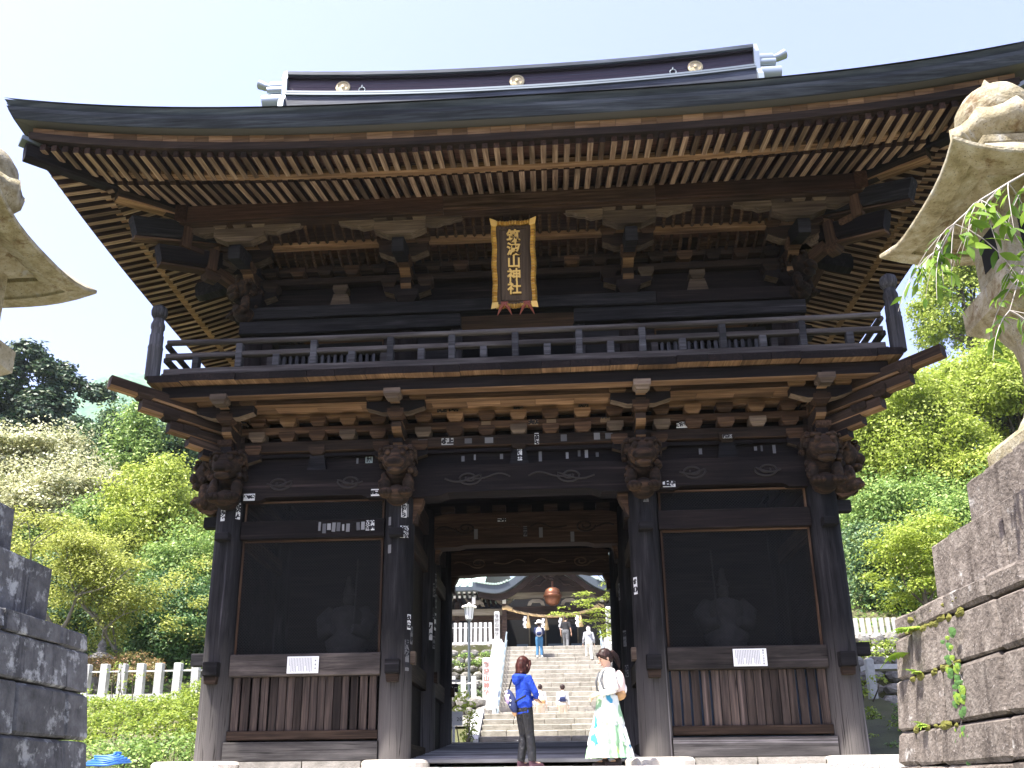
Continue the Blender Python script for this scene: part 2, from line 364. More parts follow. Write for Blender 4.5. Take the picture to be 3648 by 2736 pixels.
# ---- carved rainbow beams
def rainbow(x0, x1, y, z0, z1, t, mat, rise=.065):
    n = 24; L = x1-x0; top = []; bot = []
    for i in range(n+1):
        u = i/n; e = min(u, 1-u)
        k = min(max((e-.12)/.06, 0), 1); bot.append((x0+L*u, z0+rise*(k*k*(3-2*k))))
        top.append((x0+L*u, z1-.05*max(0, 1-e/.1)**2))
    rs = [[(p[0], yy, p[1]) for p in (bot[i], top[i]) for yy in ((y-t/2, y+t/2) if p is bot[i] else (y+t/2, y-t/2))] for i in range(n+1)]
    b = MB(); b.rings(rs); return fixn(b.build('rainbow_beam', mat, G))
def scroll(x, y, z, r, sg, turns=1.6, tail=.7, mat=None, rad=.017):
    pts = []
    for i in range(30):
        a = i/29*turns*2*math.pi; q = r*(1-.78*i/29)
        pts.append((x+sg*q*math.cos(a), y, z-.62*q*math.sin(a)))
    tl = []
    for i in range(14):
        u = i/13; tl.append((x+sg*(r+tail*(1-u)), y, z+.10*math.sin(u*4.2)*tail))
    tl.reverse(); tl = tl[::-1]
    MB().tube(tl+pts, rad, 5).build('carved_scroll', mat, G)
def vine(x0, x1, y, z, amp, n, mat, rad=.015):
    pts = [(x0+(x1-x0)*i/40, y, z+amp*math.sin(i/40*n*2*math.pi)*(.6+.4*math.cos(i/40*3))) for i in range(41)]
    MB().tube(pts, rad, 5).build('carved_vine', mat, G)
M_SCR = plain('carved_edge', (.017, .014, .012), .7)
for x0, x1 in ((-4.62, -2.2), (-1.78, 1.78), (2.2, 4.62)):
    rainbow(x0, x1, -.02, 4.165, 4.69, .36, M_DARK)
    L = x1-x0; big = L > 3
    for sg in (-1, 1):
        xe = x0 if sg < 0 else x1
        scroll(xe-sg*(.95 if big else .62), -.203, 4.46, .2, -sg, tail=-.42 if not big else -.6, mat=M_SCR)
    if big:
        for sg in (-1, 1): vine(sg*.15, sg*.85, -.203, 4.47, .07, .9, M_SCR)
rainbow(-1.76, 1.76, 2.6, 4.0, 4.67, .3, M_BROWN, .045); rainbow(-1.76, 1.76, 5.4, 4.09, 4.66, .3, M_BROWN, .03)
for y, mt in ((2.448, M_MID), (5.248, M_TAN)):
    for sg in (-1, 1): scroll(sg*1.15, y, 4.37, .2, sg, tail=.35, mat=mt, rad=.02); vine(sg*.1, sg*.8, y, 4.37, .07, 1., mt)
# ---- passage ceiling blocks
for k in range(-3, 4): MB().box((k*.5, 2.5, 4.75), (.26, .2, .12)).build('bearing_block', M_MID, G)
MB().box((0, 2.725, 5.0), (9.4, 5.6, .06)).build('ceiling_board', M_DARK, G)
# ---- bearing blocks
def masu(w, h, d=None, mat=None):
    d = d or w; b = MB(); rs = []
    for k, z in ((.66, 0), (.70, .08), (.82, .24), (1., .42), (1., 1.)):
        rs.append([(sx*w/2*k, sy*d/2*k, z*h) for sx, sy in ((-1, -1), (1, -1), (1, 1), (-1, 1))])
    return b.rings(rs).mesh('bearing_block', mat)
BLK = masu(.27, .155, .24, M_TAN); BLKP = masu(.27, .16, .24, M_PALE); BLKD = masu(.27, .16, .24, M_MID); BIG = masu(.42, .22, .42, M_DARK); BLKB = masu(.27, .155, .24, M_BROWN)
def block(me, x, y, z, rz=0): return put('bearing_block', me, G, (x, y, z), rz)
def bm_fix(me):
    import bmesh
    b = bmesh.new(); b.from_mesh(me); bmesh.ops.recalc_face_normals(b, faces=b.faces); b.to_mesh(me); b.free()
def boat(half, w, h, mat, name='bracket_arm'):           # boat-shaped arm along local X, rounded under the ends
    pr = [(-half, h), (-half, h*.42)]
    for i in range(1, 7): a = i/6*math.pi/2; pr.append((-half+half*.55*math.sin(a)*1., h*.42*(1-math.sin(a)) if i < 6 else 0))
    pr2 = [(-x, z) for x, z in pr][::-1]
    me = MB().prism(pr+pr2, 'y', -w/2, w/2).mesh(name, mat); bm_fix(me); me.materials.append(M_PALE if mat is not M_TAN else mat); lit_underside(me, -.3); return me
def nose(L, w, h, mat):                                  # projecting arm along -Y, lower edge swept up at the tip
    pr = [(.15, 0), (.15, h), (-L, h), (-L, h*.45), (-L*.93, h*.25), (-L*.8, h*.08), (-L*.62, 0)]
    me = MB().prism(pr, 'x', -w/2, w/2).mesh('bracket_arm', mat); bm_fix(me); me.materials.append(M_TAN); lit_underside(me, -.25); return me
# ---- lower bracket zone, front and both sides through a turn of the frame
def lower_zone(T, half, posts, front):
    def P(x, y, z): v = T @ Vector((x, y, z)); return v
    rz = T.to_euler().z
    def bm(name, x0, x1, y, z0, z1, w, mat, under=None): beam(name, P(x0, y, (z0+z1)/2), P(x1, y, (z0+z1)/2), w, z1-z0, mat, G, .012, under)
    bays = list(zip(posts[:-1], posts[1:]))
    for a, c in bays:
        beam('frieze_board', P(a+.2, .03, 4.88), P(c-.2, .03, 4.88), .05, .38, M_DARK, G, 0)
        xm = (a+c)/2
        st = MB().prism([(-.17, 4.69), (.17, 4.69), (.115, 4.99), (-.115, 4.99)], 'y', -.10, .0).mesh('strut', M_GREY)
        put('strut', st, G, P(xm, 0, 0), rz)
        block(BLKD, *P(xm, -.06, 4.985), rz)
        nb = 7 if c-a > 3.5 else 5
        for k in range(nb):
            x = xm+(k-(nb-1)/2)*((c-a-.42)/(nb-.35) if nb == 7 else (c-a-.3)/(nb-.1))
            block(BLKB if k % 3 else BLKP, *P(x, -.07, 5.245), rz); block(BLK if k % 2 else BLKB, *P(x+.0, -.07, 5.51), rz)
    bm('wall_plate', -half-.25, half+.25, -.01, 5.055, 5.245, .22, M_MID, M_BROWN)
    bm('tie_beam', -half-.2, half+.2, -.005, 5.395, 5.515, .2, M_BROWN)
    bm('tie_beam', -half-.2, half+.2, -.005, 5.66, 5.80, .2, M_TAN)
    # soffit boards with joints
    x = -half-.5
    while x < half+.5:
        w = rnd.uniform(.55, .8); w = min(w, half+.5-x)
        MB().box((0, 0, 0), (w-.006, .42, .03)).build('soffit_board', M_TAN, G, P(x+w/2, -.32, 5.765+rnd.uniform(-.003, .003)), rz); x += w
    bm('inner_purlin', -half-.6, half+.6, -.56, 5.69, 5.84, .13, M_BROWN, M_TAN)
    x = -half-.8
    bm('balcony_beam', -half-.97, half+.97, -.885, 5.715, 5.93, .19, M_DARK, M_TAN)
    for px in posts:
        if not front and abs(px) > half-.05: pass
        block(BIG, *P(px, 0, 4.78), rz)
        for (L, z, h, m) in ((.40, 4.98, .16, M_DARK), (.56, 5.19, .18, M_MID), (.70, 5.41, .17, M_MID), (1.03, 5.62, .17, M_DARK)):
            k = ('nose', L, h, m.name)
            if k not in _mc: _mc[k] = nose(L, .16, h, m)
            put('bracket_arm', _mc[k], G, P(px, 0, z), rz)
        k = 'boatL'
        if k not in _mc: _mc[k] = boat(.48, .17, .20, M_DARK)
        put('bracket_arm', _mc[k], G, P(px, -.60, 5.475), rz)
        for dx in (-.36, .36): block(BLK, *P(px+dx, -.56, 5.665), rz)
        block(BLKB, *P(px, -.58, 5.39), rz); block(BLKP, *P(px, -.92, 5.585), rz)
        for dx in (-.33, .33): block(BLKB, *P(px+dx, -.05, 5.02), rz)
        k = 'boatS'
        if k not in _mc: _mc[k] = boat(.45, .18, .19, M_DARK)
        put('bracket_arm', _mc[k], G, P(px, -.02, 4.86), rz)
TF = Matrix.Identity(4)
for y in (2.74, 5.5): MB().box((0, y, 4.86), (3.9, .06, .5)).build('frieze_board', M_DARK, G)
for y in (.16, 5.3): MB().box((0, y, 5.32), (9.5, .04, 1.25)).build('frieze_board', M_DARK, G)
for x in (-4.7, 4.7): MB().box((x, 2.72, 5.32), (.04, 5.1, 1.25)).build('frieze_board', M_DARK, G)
MB().box((0, 2.72, 5.97), (9.6, 5.3, .05)).build('upper_floor', M_DARK, G)
TL = Matrix.Translation((-4.85, 2.725, 0)) @ Matrix.Rotation(-math.pi/2, 4, 'Z')
TR = Matrix.Translation((4.85, 2.725, 0)) @ Matrix.Rotation(math.pi/2, 4, 'Z')
lower_zone(TF, 4.85, PX_, True)
lower_zone(TL, 2.725, [-2.725, 0, 2.725], False); lower_zone(TR, 2.725, [-2.725, 0, 2.725], False)
# corner arms on the diagonal
for s in (-1, 1):
    c = Vector((s*4.85, 0, 0)); d = Vector((s, -1, 0))
    for L, z0, z1, h, m in ((.45, 4.90, 4.95, .17, M_DARK), (.62, 5.02, 5.1, .18, M_MID), (.86, 5.2, 5.27, .19, M_MID), (1.2, 5.42, 5.52, .19, M_MID), (1.56, 5.64, 5.77, .2, M_MID)):
        beam('corner_arm', c+Vector((0, 0, z0)), c+d*L+Vector((0, 0, z1)), .2, h, m, G, .03, M_TAN)
    for t, z in ((.62, 5.18), (.86, 5.36), (1.17, 5.6)): block(BLKD, c.x+d.x*t, d.y*t, z, math.pi/4)
# ---- balcony
M_PLANK = wood('plank_wood', DARK, 'y'); M_TAN2 = wood('plank_underside', TAN, 'y')  # tan plank undersides stand in for bounced light from below
def planks(T, half, ext):
    rz = T.to_euler().z; x = -half-ext
    while x < half+ext-.02:
        w = min(rnd.uniform(.42, .66), half+ext-x); L = 1.15+rnd.uniform(-.02, .02); z = 5.995+rnd.uniform(-.012, .012)
        o = MB().box((0, 0, 0), (w-.008, L, .125)).build('floor_plank', M_PLANK, G, T @ Vector((x+w/2, -1.165+L/2+rnd.uniform(0, .025), z)), rz); o.data.materials.append(M_TAN2); lit_underside(o.data); x += w
planks(TF, 4.85, 1.16); planks(TL, 2.725, -.02); planks(TR, 2.725, -.02)
RAILX = [0, 1.03, 2.04, 3.31, 4.56]; SHORTX = [.515, 1.53, 2.67, 3.93, 5.28]
M_RAIL = wood('rail_grey', [(.3, (.03, .026, .025)), (.5, (.062, .055, .053)), (.72, (.12, .11, .105))])
M_RAILZ = wood('rail_grey_z', [(.3, (.022, .022, .024)), (.5, (.05, .05, .055)), (.72, (.1, .1, .108))], 'z')
def railing(T, half, tall, short):
    def P(x, z): return T @ Vector((x, -1.0, z))
    beam('bottom_rail', P(-half, 6.155), P(half, 6.155), .13, .12, M_RAIL, G)
    beam('middle_rail', P(-half, 6.46), P(half, 6.46), .10, .09, M_RAIL, G)
    pts = [P(-half+2*half*i/30, 6.69+.03*abs(i/15-1)**3) for i in range(31)]
    MB().tube(pts, .052, 8).build('hand_rail', M_RAIL, G)
    for x in tall: beam('baluster', P(x, 6.215), P(x, 6.64), .125, .11, M_RAILZ, G)
    for x in short: beam('baluster', P(x, 6.215), P(x, 6.415), .125, .115, M_RAILZ, G)
railing(TF, 5.8, [s*x for x in RAILX for s in (-1, 1) if x or s > 0], [s*x for x in SHORTX for s in (-1, 1)])
sidet = [-2.7, -1.35, 0, 1.35, 2.7]; sides = [-3.3, -2.0, -.67, .67, 2.0, 3.3]
railing(TL, 3.62, sidet, sides); railing(TR, 3.62, sidet, sides)
pp = MB().lathe([(.12, 6.07), (.12, 6.62), (.125, 6.63), (.112, 6.68), (.112, 6.86), (.1, 6.88), (.1, 6.98), (.115, 7.0), (.115, 7.06), (.09, 7.13), (.088, 7.17)], n=20).mesh('corner_post', M_RAILZ)
gb = MB().lathe([(.05, 7.17), (.09, 7.18), (.128, 7.25), (.135, 7.31), (.12, 7.38), (.07, 7.42), (.03, 7.44), (.004, 7.47)], n=20).mesh('finial', M_RAILZ)
for x in (-6.03, 6.03):
    for y in (-1.0,):
        o = put('corner_post', pp, G, (x-math.copysign(.02, x), y, 0)); f = put('finial', gb, o)
# ---- upper storey
UX = [-4.8, -1.97, 1.97, 4.8]; UY = .2
up = MB().lathe([(.2, 6.0), (.2, 7.5), (.17, 7.9)], n=20).mesh('pillar', M_DARKZ)
for x in UX:
    for y in (UY, 5.25): put('pillar', up, G, (x, y, 0))
for s in (-1, 1):
    put('pillar', up, G, (s*4.8, 2.725, 0))
    for a, c in ((.4, 2.55), (2.9, 5.1)): MB().box((s*4.8, (a+c)/2, 7.2), (.05, c-a, 2.4)).build('wall_board', M_DARK, G)
    beam('head_beam', (s*4.8, .0, 7.78), (s*4.8, 5.45, 7.78), .2, .236, M_DARK, G)
    beam('side_tie', (s*4.8, .0, 8.45), (s*4.8, 5.45, 8.45), .2, .12, M_MID, G)
    beam('side_tie', (s*4.8, .0, 8.70), (s*4.8, 5.45, 8.70), .2, .12, M_MID, G)
    beam('door_lintel', (s*4.98, .03, 7.48), (s*1.0, .03, 7.48), .2, .255, M_GREY, G)
    # lattice windows in the side bays
    xa, xb = sorted((s*4.35, s*2.45))
    MB().box(((xa+xb)/2, .3, 6.7), (xb-xa, .03, 1.2)).build('window_back', M_BLACK, G)
    fr = MB()
    for z in (6.32, 7.02): fr.box(((xa+xb)/2, .12, z), (xb-xa+.2, .12, .1))
    for x in (xa-.07, xb+.07): fr.box((x, .12, 6.67), (.11, .118, .8))
    fo = fr.build('lattice_window', M_RAIL, G)
    x = xa+.06
    while x < xb: MB().box((0, .13, 6.67), (.055, .06, .6)).build('window_bar', M_RAILZ, fo, (x, 0, 0)); x += .115
    MB().box((s*4.58, .17, 6.8), (.3, .05, 1.5)).build('wall_board', M_DARK, G); MB().box((s*2.25, .17, 6.8), (.3, .05, 1.5)).build('wall_board', M_DARK, G)
    beam('door_jamb', (s*1.08, .1, 6.05), (s*1.08, .1, 7.36), .16, .2, M_RAILZ if False else M_GREY, G)
    MB().box((s*1.48, .16, 6.7), (.62, .05, 1.4)).build('door_panel', M_GREY, G)
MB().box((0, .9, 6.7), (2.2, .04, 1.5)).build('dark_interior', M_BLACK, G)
MB().box((0, .22, 7.22), (2.1, .05, .3)).build('wall_board', M_DARK, G)
beam('head_beam', (-5.1, .06, 7.78), (-.06+2.5, .06, 7.78), .22, .236, M_GREY, G); beam('head_beam', (2.45, .06, 7.775), (5.1, .06, 7.775), .22, .24, M_DARK, G)
MB().box((0, .26, 8.4), (9.4, .05, 1.05)).build('frieze_board', M_DARK, G)
for xm in (-3.2, 3.2):
    MB().prism([(xm-.2, 7.9), (xm+.2, 7.9), (xm+.13, 8.17), (xm-.13, 8.17)], 'y', .06, .2).build('strut', M_PALE, G); block(BLKP, xm, .12, 8.165)
beam('tie_beam', (-4.9, .13, 8.45), (4.9, .13, 8.45), .17, .13, M_MID, G)
beam('tie_beam', (-4.9, .13, 8.70), (4.9, .13, 8.70), .17, .12, M_MID, G)
beam('tie_beam', (-4.9, .13, 8.98), (4.9, .13, 8.98), .17, .14, M_BROWN, G)
for k in range(-9, 10):
    x = k*.5
    if min(abs(x-u) for u in UX) < .2: continue
    block(BLKD if k % 2 else BLKB, x, .08, 8.54)
    if k % 2 == 0 or abs(x) > 2: block(BLKB if k % 3 else BLKD, x+.12*(-1)**k, .08, 8.79)
UPB = boat(.45, .18, .27, M_PALE); UPB2 = boat(.44, .18, .27, M_MID)
curl = MB().prism([(0, 0), (0, .17), (.55, .17), (.62, .2), (.66, .15), (.6, .08), (.5, .07), (.42, .03), (.3, .02), (.2, -.03)], 'y', -.07, .07).mesh('curled_corbel', M_PALE)
curlm = MB().prism([(0, 0), (.2, -.03), (.3, .02), (.42, .03), (.5, .07), (.6, .08), (.66, .15), (.62, .2), (.55, .17), (0, .17)], 'y', -.07, .07).mesh('curled_corbel', M_PALE)
# keta (eave purlin) all round, in lengths of different wood
for (xa, xb, m) in ((-5.9, -1.2, M_ROOFB), (-1.195, 2.4, M_BROWN), (2.405, 5.9, M_ROOFB)):
    beam('eave_purlin', (xa, -.95, 9.215), (xb, -.95, 9.215), .2, .31, m, G)
    beam('purlin_edge', (xa, -.93, 9.035), (xb, -.93, 9.035), .2, .045, M_BROWN, G, 0)
beam('inner_purlin', (-5.5, -.4, 8.88), (5.5, -.4, 8.88), .13, .115, M_TAN, G)
for s in (-1, 1):
    beam('eave_purlin', (s*5.8, -1.1, 9.215), (s*5.8, 6.5, 9.215), .2, .31, M_ROOFB, G)
    beam('inner_purlin', (s*5.25, -.5, 8.88), (s*5.25, 5.9, 8.88), .13, .115, M_BROWN, G)
# soffit ribs between the purlins
rib = MB().tube([(0, -.46, 8.9), (0, -.56, 8.92), (0, -.72, 8.99), (0, -.84, 9.1)], .03, 4, smooth=False).mesh('soffit_rib', M_BROWN)
rib2 = MB().tube([(0, .05, 8.74), (0, -.08, 8.76), (0, -.2, 8.8), (0, -.33, 8.86)], .03, 4, smooth=False).mesh('soffit_rib', M_BROWN)
x = -5.0
while x < 5.01:
    put('soffit_rib', rib, G, (x, 0, 0)); put('soffit_rib', rib2, G, (x, 0, 0)); x += .165
MB().box((0, 2.7, 9.33), (11.4, 7.4, .03)).build('soffit_board', M_ROOFB, G); MB().box((0, -.65, 9.16), (10.4, .5, .02)).build('soffit_board', M_ROOFB, G); MB().box((0, -.13, 8.98), (10.2, .42, .02)).build('soffit_board', M_ROOFB, G)
tailm = MB().prism([(.2, .10), (.2, .36), (-1.02, .06), (-1.06, -.02), (-1.03, -.22), (-.9, -.2)], 'x', -.1, .1).mesh('tail_rafter', M_GREY)
for x in UX:
    T = x
    block(BIG, x, UY-.12, 7.885)
    k = 'boatU0'
    if k not in _mc: _mc[k] = boat(.42, .18, .2, M_DARK)
    put('bracket_arm', _mc[k], G, (x, .08, 8.06))
    for dx in (-.33, .33): block(BLKD if dx < 0 or x < 1 else BLKP, x+dx, .06, 8.225)
    for (L, z, h, m) in ((.28, 8.1, .2, M_MID), (.45, 8.32, .2, M_BROWN), (.62, 8.5, .1, M_BROWN)):
        k = ('nose', L, h, m.name, 'u')
        if k not in _mc: _mc[k] = nose(L, .19, h, m)
        put('bracket_arm', _mc[k], G, (x, .1, z))
    put('bracket_arm', UPB2, G, (x, -.38, 8.545)); block(BLKB, x, -.4, 8.40)
    for dx in (-.34, .34): block(BLKB, x+dx, -.4, 8.79)
    put('tail_rafter', tailm, G, (x, .0, 8.50))
    put('bracket_arm', UPB, G, (x, -.82, 8.70))
    for dx in (-.34, 0, .34): block(BLKP, x+dx, -.84, 8.965)
    for dx, me in ((.45, curl), (-.45, curlm)):
        o = put('curled_corbel', me, G, (x+dx, -.84, 8.90))
        if dx < 0: o.rotation_euler = (0, 0, math.pi)
for s in (-1, 1):                                        # side brackets and diagonal tails at the corners
    for y in (UY, 2.725, 5.25):
        o = put('tail_rafter', tailm, G, (s*4.8+s*.1, y, 8.50), s*math.pi/2)
        o = put('bracket_arm', UPB, G, (s*5.62, y, 8.70), math.pi/2); o = put('bracket_arm', UPB2, G, (s*5.18, y, 8.545), math.pi/2)
        for dy in (-.34, 0, .34): block(BLKP, s*5.64, y+dy, 8.965)
    c = Vector((s*4.8, .15, 0)); d = Vector((s, -1, 0))
    def dg(name, t0, z0, t1, z1, w, h, m, ch=.03): return beam(name, c+d*t0+Vector((0, 0, z0)), c+d*t1+Vector((0, 0, z1)), w, h, m, G, ch)
    dg('corner_tail_rafter', .1, 9.42, 1.62, 8.69, .22, .34, M_GREY); dg('corner_tail_rafter', .0, 8.85, 1.29, 8.36, .22, .32, M_DARK)
    dg('corner_arm', 0, 8.15, .55, 8.42, .2, .2, M_BROWN); dg('corner_arm', 0, 8.0, .3, 8.12, .2, .18, M_DARK)
    dg('tail_edge', .5, 8.98, 1.6, 8.47, .19, .035, M_BROWN, 0); dg('tail_edge', .4, 8.46, 1.27, 8.16, .19, .035, M_BROWN, 0)
    for t, z, me in ((.42, 8.5, BLKP), (.86, 8.55, BLKB), (1.05, 9.0, BLKP), (.62, 8.2, BLKB)): block(me, c.x+d.x*t, c.y+d.y*t, z, math.pi/4)
    for t, z0, z1 in ((.95, 8.6, 9.22), (.60, 8.35, 8.78)):
        beam('corner_strut', (c.x+d.x*t, c.y+d.y*t-.1, z0), (c.x+d.x*(t-.02), c.y+d.y*(t-.02)-.1, z1), .17, .17, M_BROWN, G)
    # hip rafters
    dg('hip_rafter', .0, 9.5, 1.85, 9.22, .2, .26, M_MID); dg('hip_rafter', .9, 9.42, 2.86, 9.26, .21, .26, M_DARK)
    dg('hip_rafter_edge', 1.0, 9.255, 1.84, 9.075, .19, .04, M_TAN, 0); dg('hip_rafter_cap', 2.68, 9.44, 2.92, 9.44, .24, .07, M_TRIM, 0)
# ---- roof eaves
LIFT = .40
def edge(T, half, n=60):                                 # eave curves: list of (u, lift, flare)
    E = half+3.05; out = []
    for i in range(n+1):
        t = -1+2*i/n; k = abs(t)**3; out.append((t*E, LIFT*k, .12*k))
    return out
PROF = [(2.93, 9.60), (2.86, 9.515), (2.89, 9.505), (2.80, 9.325), (2.62, 9.30)]
RA = 0
def roof_side(T, half, front):
    def P(u, o, z): return T @ Vector((u, -o, z))
    E = edge(T, half); hi = half+3.05
    def lift(u): return LIFT*min(1, abs(u)/hi)**3
    def band(name, o0, z0, o1, z1, mat, m0=0, m1=0):
        rows = []
        for u, l, f in E:
            s = u/hi
            rows.append([P(s*(half+o0+.12), o0+f, z0+l), P(s*(half+o1+.12), o1+f, z1+l)])
        b = MB(); b.grid(rows, False); return fixn(b.build(name, mat, G))
    # thick layered roof edge (two bands and an underside)
    rows = []
    for u, l, f in E:
        s = u/hi; sh = [(2.93, 9.60), (2.855, 9.51), (2.90, 9.50)]
        for k in range(6): sh += [(2.895-.015*k-.006, 9.475-.029*k), (2.895-.015*k, 9.473-.029*k)] if k else []
        sh += [(2.80, 9.325), (2.60, 9.31), (2.3, 9.45), (2.3, 9.75)]
        rows.append([P(s*(half+o+.12), o+f, z+l) for o, z in sh])
    for nm, a, c, mt in (('roof_edge_top', 0, 3, M_COPPER_T), ('roof_edge_layers', 2, 14, M_COPPER), ('roof_edge_underside', 13, 16, M_COPPER_U)):
        MB().grid([q[a:c] for q in rows]).build(nm, mt, G)
    # board strip under the edge
    u = -hi+.35
    while u < hi-.35:
        w = rnd.uniform(.22, .42); w = min(w, hi-.35-u); a, c = u+.003, u+w-.003
        f = lambda q: .12*(abs(q)/hi)**3
        v = [P(a, 2.66+f(a), 9.32+lift(a)), P(c, 2.66+f(c), 9.32+lift(c)), P(c, 2.63+f(c), 9.17+lift(c)), P(a, 2.63+f(a), 9.17+lift(a)),
             P(a, 2.60+f(a), 9.32+lift(a)), P(c, 2.60+f(c), 9.32+lift(c)), P(c, 2.57+f(c), 9.17+lift(c)), P(a, 2.57+f(a), 9.17+lift(a))]
        o = MB().add(v, [(0, 1, 2, 3), (5, 4, 7, 6), (3, 2, 6, 7), (0, 4, 5, 1), (1, 5, 6, 2), (4, 0, 3, 7)]); fixn(o.build('eave_board', M_TAN, G)); u += w
    rows = []
    for u, l, f in E:
        s = u/hi; rows.append([P(s*(half+o+.06), o+f, z+l) for o, z in ((2.52, 9.2), (2.68, 9.17), (2.67, 9.05), (2.50, 9.05))])
    MB().grid(rows).build('eave_batten', M_MID, G)
    rows = []
    for u, l, f in E:
        s = u/hi; rows.append([P(s*(half+o), o+f*.6, z+l*.62) for o, z in ((1.93, 9.2), (2.05, 9.165), (2.05, 9.075), (1.90, 9.075))])
    MB().grid(rows).build('eave_batten', M_TAN, G)
    # roof boards above both tiers of rafters
    rows = [[P(u/hi*(half+2.62), 2.62+f, 9.13+l) , P(u/hi*(half+1.8), 1.8, 9.27+l*.62)] for u, l, f in E]
    MB().grid(rows).build('roof_boards', M_ROOFB, G)
    rows = [[P(u/hi*(half+1.95), 1.95, 9.21+l*.62) , P(u/hi*(half-.3), -.3, 9.95+l*.1)] for u, l, f in E]
    MB().grid(rows).build('roof_boards', M_ROOFB, G)
    # rafters
    step = .18; n = int((half+2.6)/step)
    for k in range(-n, n+1):
        u = k*step if n*2+1 else 0
        if not front and u > 2.75 and T is TL: pass
        l = lift(u); f = .12*(abs(u)/hi)**3; hip = abs(u)-half
        h0 = max(1.82, hip+.05); o1 = 2.60+f
        if h0 < o1-.08: beam('flying_rafter', P(u, h0, 9.205+l*(.62 if h0 < 2 else .62+.38*(h0-1.82)/.8)-.03-(h0-1.82)*.19), P(u, o1, 9.02+l), .085, .105, M_RAFTS, G, 0, M_RAFT)
        h0 = max(.35, hip+.05); o1 = 1.93
        if h0 < o1-.1:
            z = lambda o: 9.10+(1.93-o)*.31+l*(.62-.4*(1.93-o)/1.5)
            beam('rafter', P(u, h0, z(h0)), P(u, o1, z(o1)), .088, .11, M_RAFTS, G, 0, M_RAFT)
roof_side(TF, 4.85, True); roof_side(TL, 2.725, False); roof_side(TR, 2.725, False)
TB = Matrix.Translation((0, 5.45, 0)) @ Matrix.Rotation(math.pi, 4, 'Z')
rows = []
for u, l, f in edge(TB, 4.85): rows.append([TB @ Vector((u/7.9*(4.85+o+.12), -o-f, z+l)) for o, z in ((2.93, 9.6), (2.8, 9.325), (2.3, 9.3), (-.3, 9.9))])
MB().grid(rows).build('roof_edge', M_COPPER, G)
# roof covering: front and back slopes to the ridge, skirts and gables at the ends
def slope(t): return 9.6+(14.35-9.6)*(.62*t+.38*t*t)
for sg in (1, -1):
    rows = []
    for i in range(41):
        u = -1+2*i/40; r = []
        for j in range(11):
            t = j/10; xw = 7.9-(7.9-5.6)*min(1, t/.45); k = abs(u)**3
            y = -2.96-.12*k*(1-t)+(2.725+2.96+.12*k*(1-t))*t; y = y if sg > 0 else 5.45-y
            r.append((u*xw, y, slope(t)+LIFT*k*(1-t)**1.5+.004))
        rows.append(r)
    MB().grid(rows, True).build('roof_covering', M_COPPER, G)
for s in (-1, 1):
    rows = []
    for i in range(21):
        u = -1+2*i/20; k = abs(u)**3; r = []
        for j in range(6):
            t = j/5*.45; y = 2.725+u*(5.69-(5.685)*t*1.0); r.append((s*(7.8+.12*k*(1-t)-(2.25)*t/.45), y, slope(t)+LIFT*k*(1-t)**1.5))
        rows.append(r)
    MB().grid(rows, True).build('roof_covering', M_COPPER, G)
    MB().add([(s*5.4, 0, slope(.45)), (s*5.4, 5.45, slope(.45)), (s*5.4, 2.725, 14.3)], [(0, 1, 2)]).build('gable_wall', M_DARK, G)
# ---- ridge
def rz_(x): return .22*(abs(x)/5.3)**2.2
def ridge_band(name, y0, z0, z1, mat, t=None):
    rows = []
    for i in range(33):
        x = -5.3+10.6*i/32; d = rz_(x)
        rows.append([(x, 2.725-y0, z0+d), (x, 2.725+y0, z0+d), (x, 2.725+y0, z1+d), (x, 2.725-y0, z1+d)])
    b = MB(); b.rings(rows); fixn(b.build(name, mat, G))
ridge_band('ridge_base', .5, 13.8, 14.50, M_COPPER); ridge_band('ridge_trim', .54, 14.50, 14.54, M_TRIM); ridge_band('ridge_band', .44, 14.54, 14.62, M_COPPER2)
ridge_band('ridge_trim', .47, 14.62, 14.67, M_TRIM); ridge_band('ridge_face', .36, 14.67, 15.08, M_COPPER2)
for k in range(3): ridge_band('ridge_seam', .363, 14.76+.1*k, 14.767+.1*k, M_COPPER)
ridge_band('ridge_cap', .42, 15.08, 15.12, M_COPPER2); ridge_band('ridge_cap', .48, 15.12, 15.21, M_COPPER_T)
for x in (-4.0, 0, 4.0):
    b = MB(); n = 32
    rs = [[(q*math.cos(2*math.pi*k/n)*(1+.04*(k % 2)), y, q*math.sin(2*math.pi*k/n)*(1+.04*(k % 2))) for k in range(n)] for q, y in ((.165, .0), (.165, -.03), (.12, -.045), (.11, -.03), (.04, -.035), (.035, -.055), (.01, -.06))]
    o = fixn(b.rings(rs, smooth=False).build('chrysanthemum_crest', plain('dull_gilt', (.42, .36, .22), .5, .5) if 'dull_gilt' not in MATS else MATS['dull_gilt'], G, (x, 2.725-.365, 14.86+rz_(x)*.9)))
for x in (-3.55, 3.5):
    pts = [(x+.07*math.cos(a), 2.33, 14.85+.07*math.sin(a)) for a in [2*math.pi*i/16 for i in range(17)]]
    MB().tube(pts, .014, 5).tube([(x, 2.33, 14.91), (x, 2.33, 14.98)], .02, 5).build('ridge_ring', M_TRIM, G)
M_ONI = plain('ridge_end_metal', (.30, .35, .38), .4, .6)
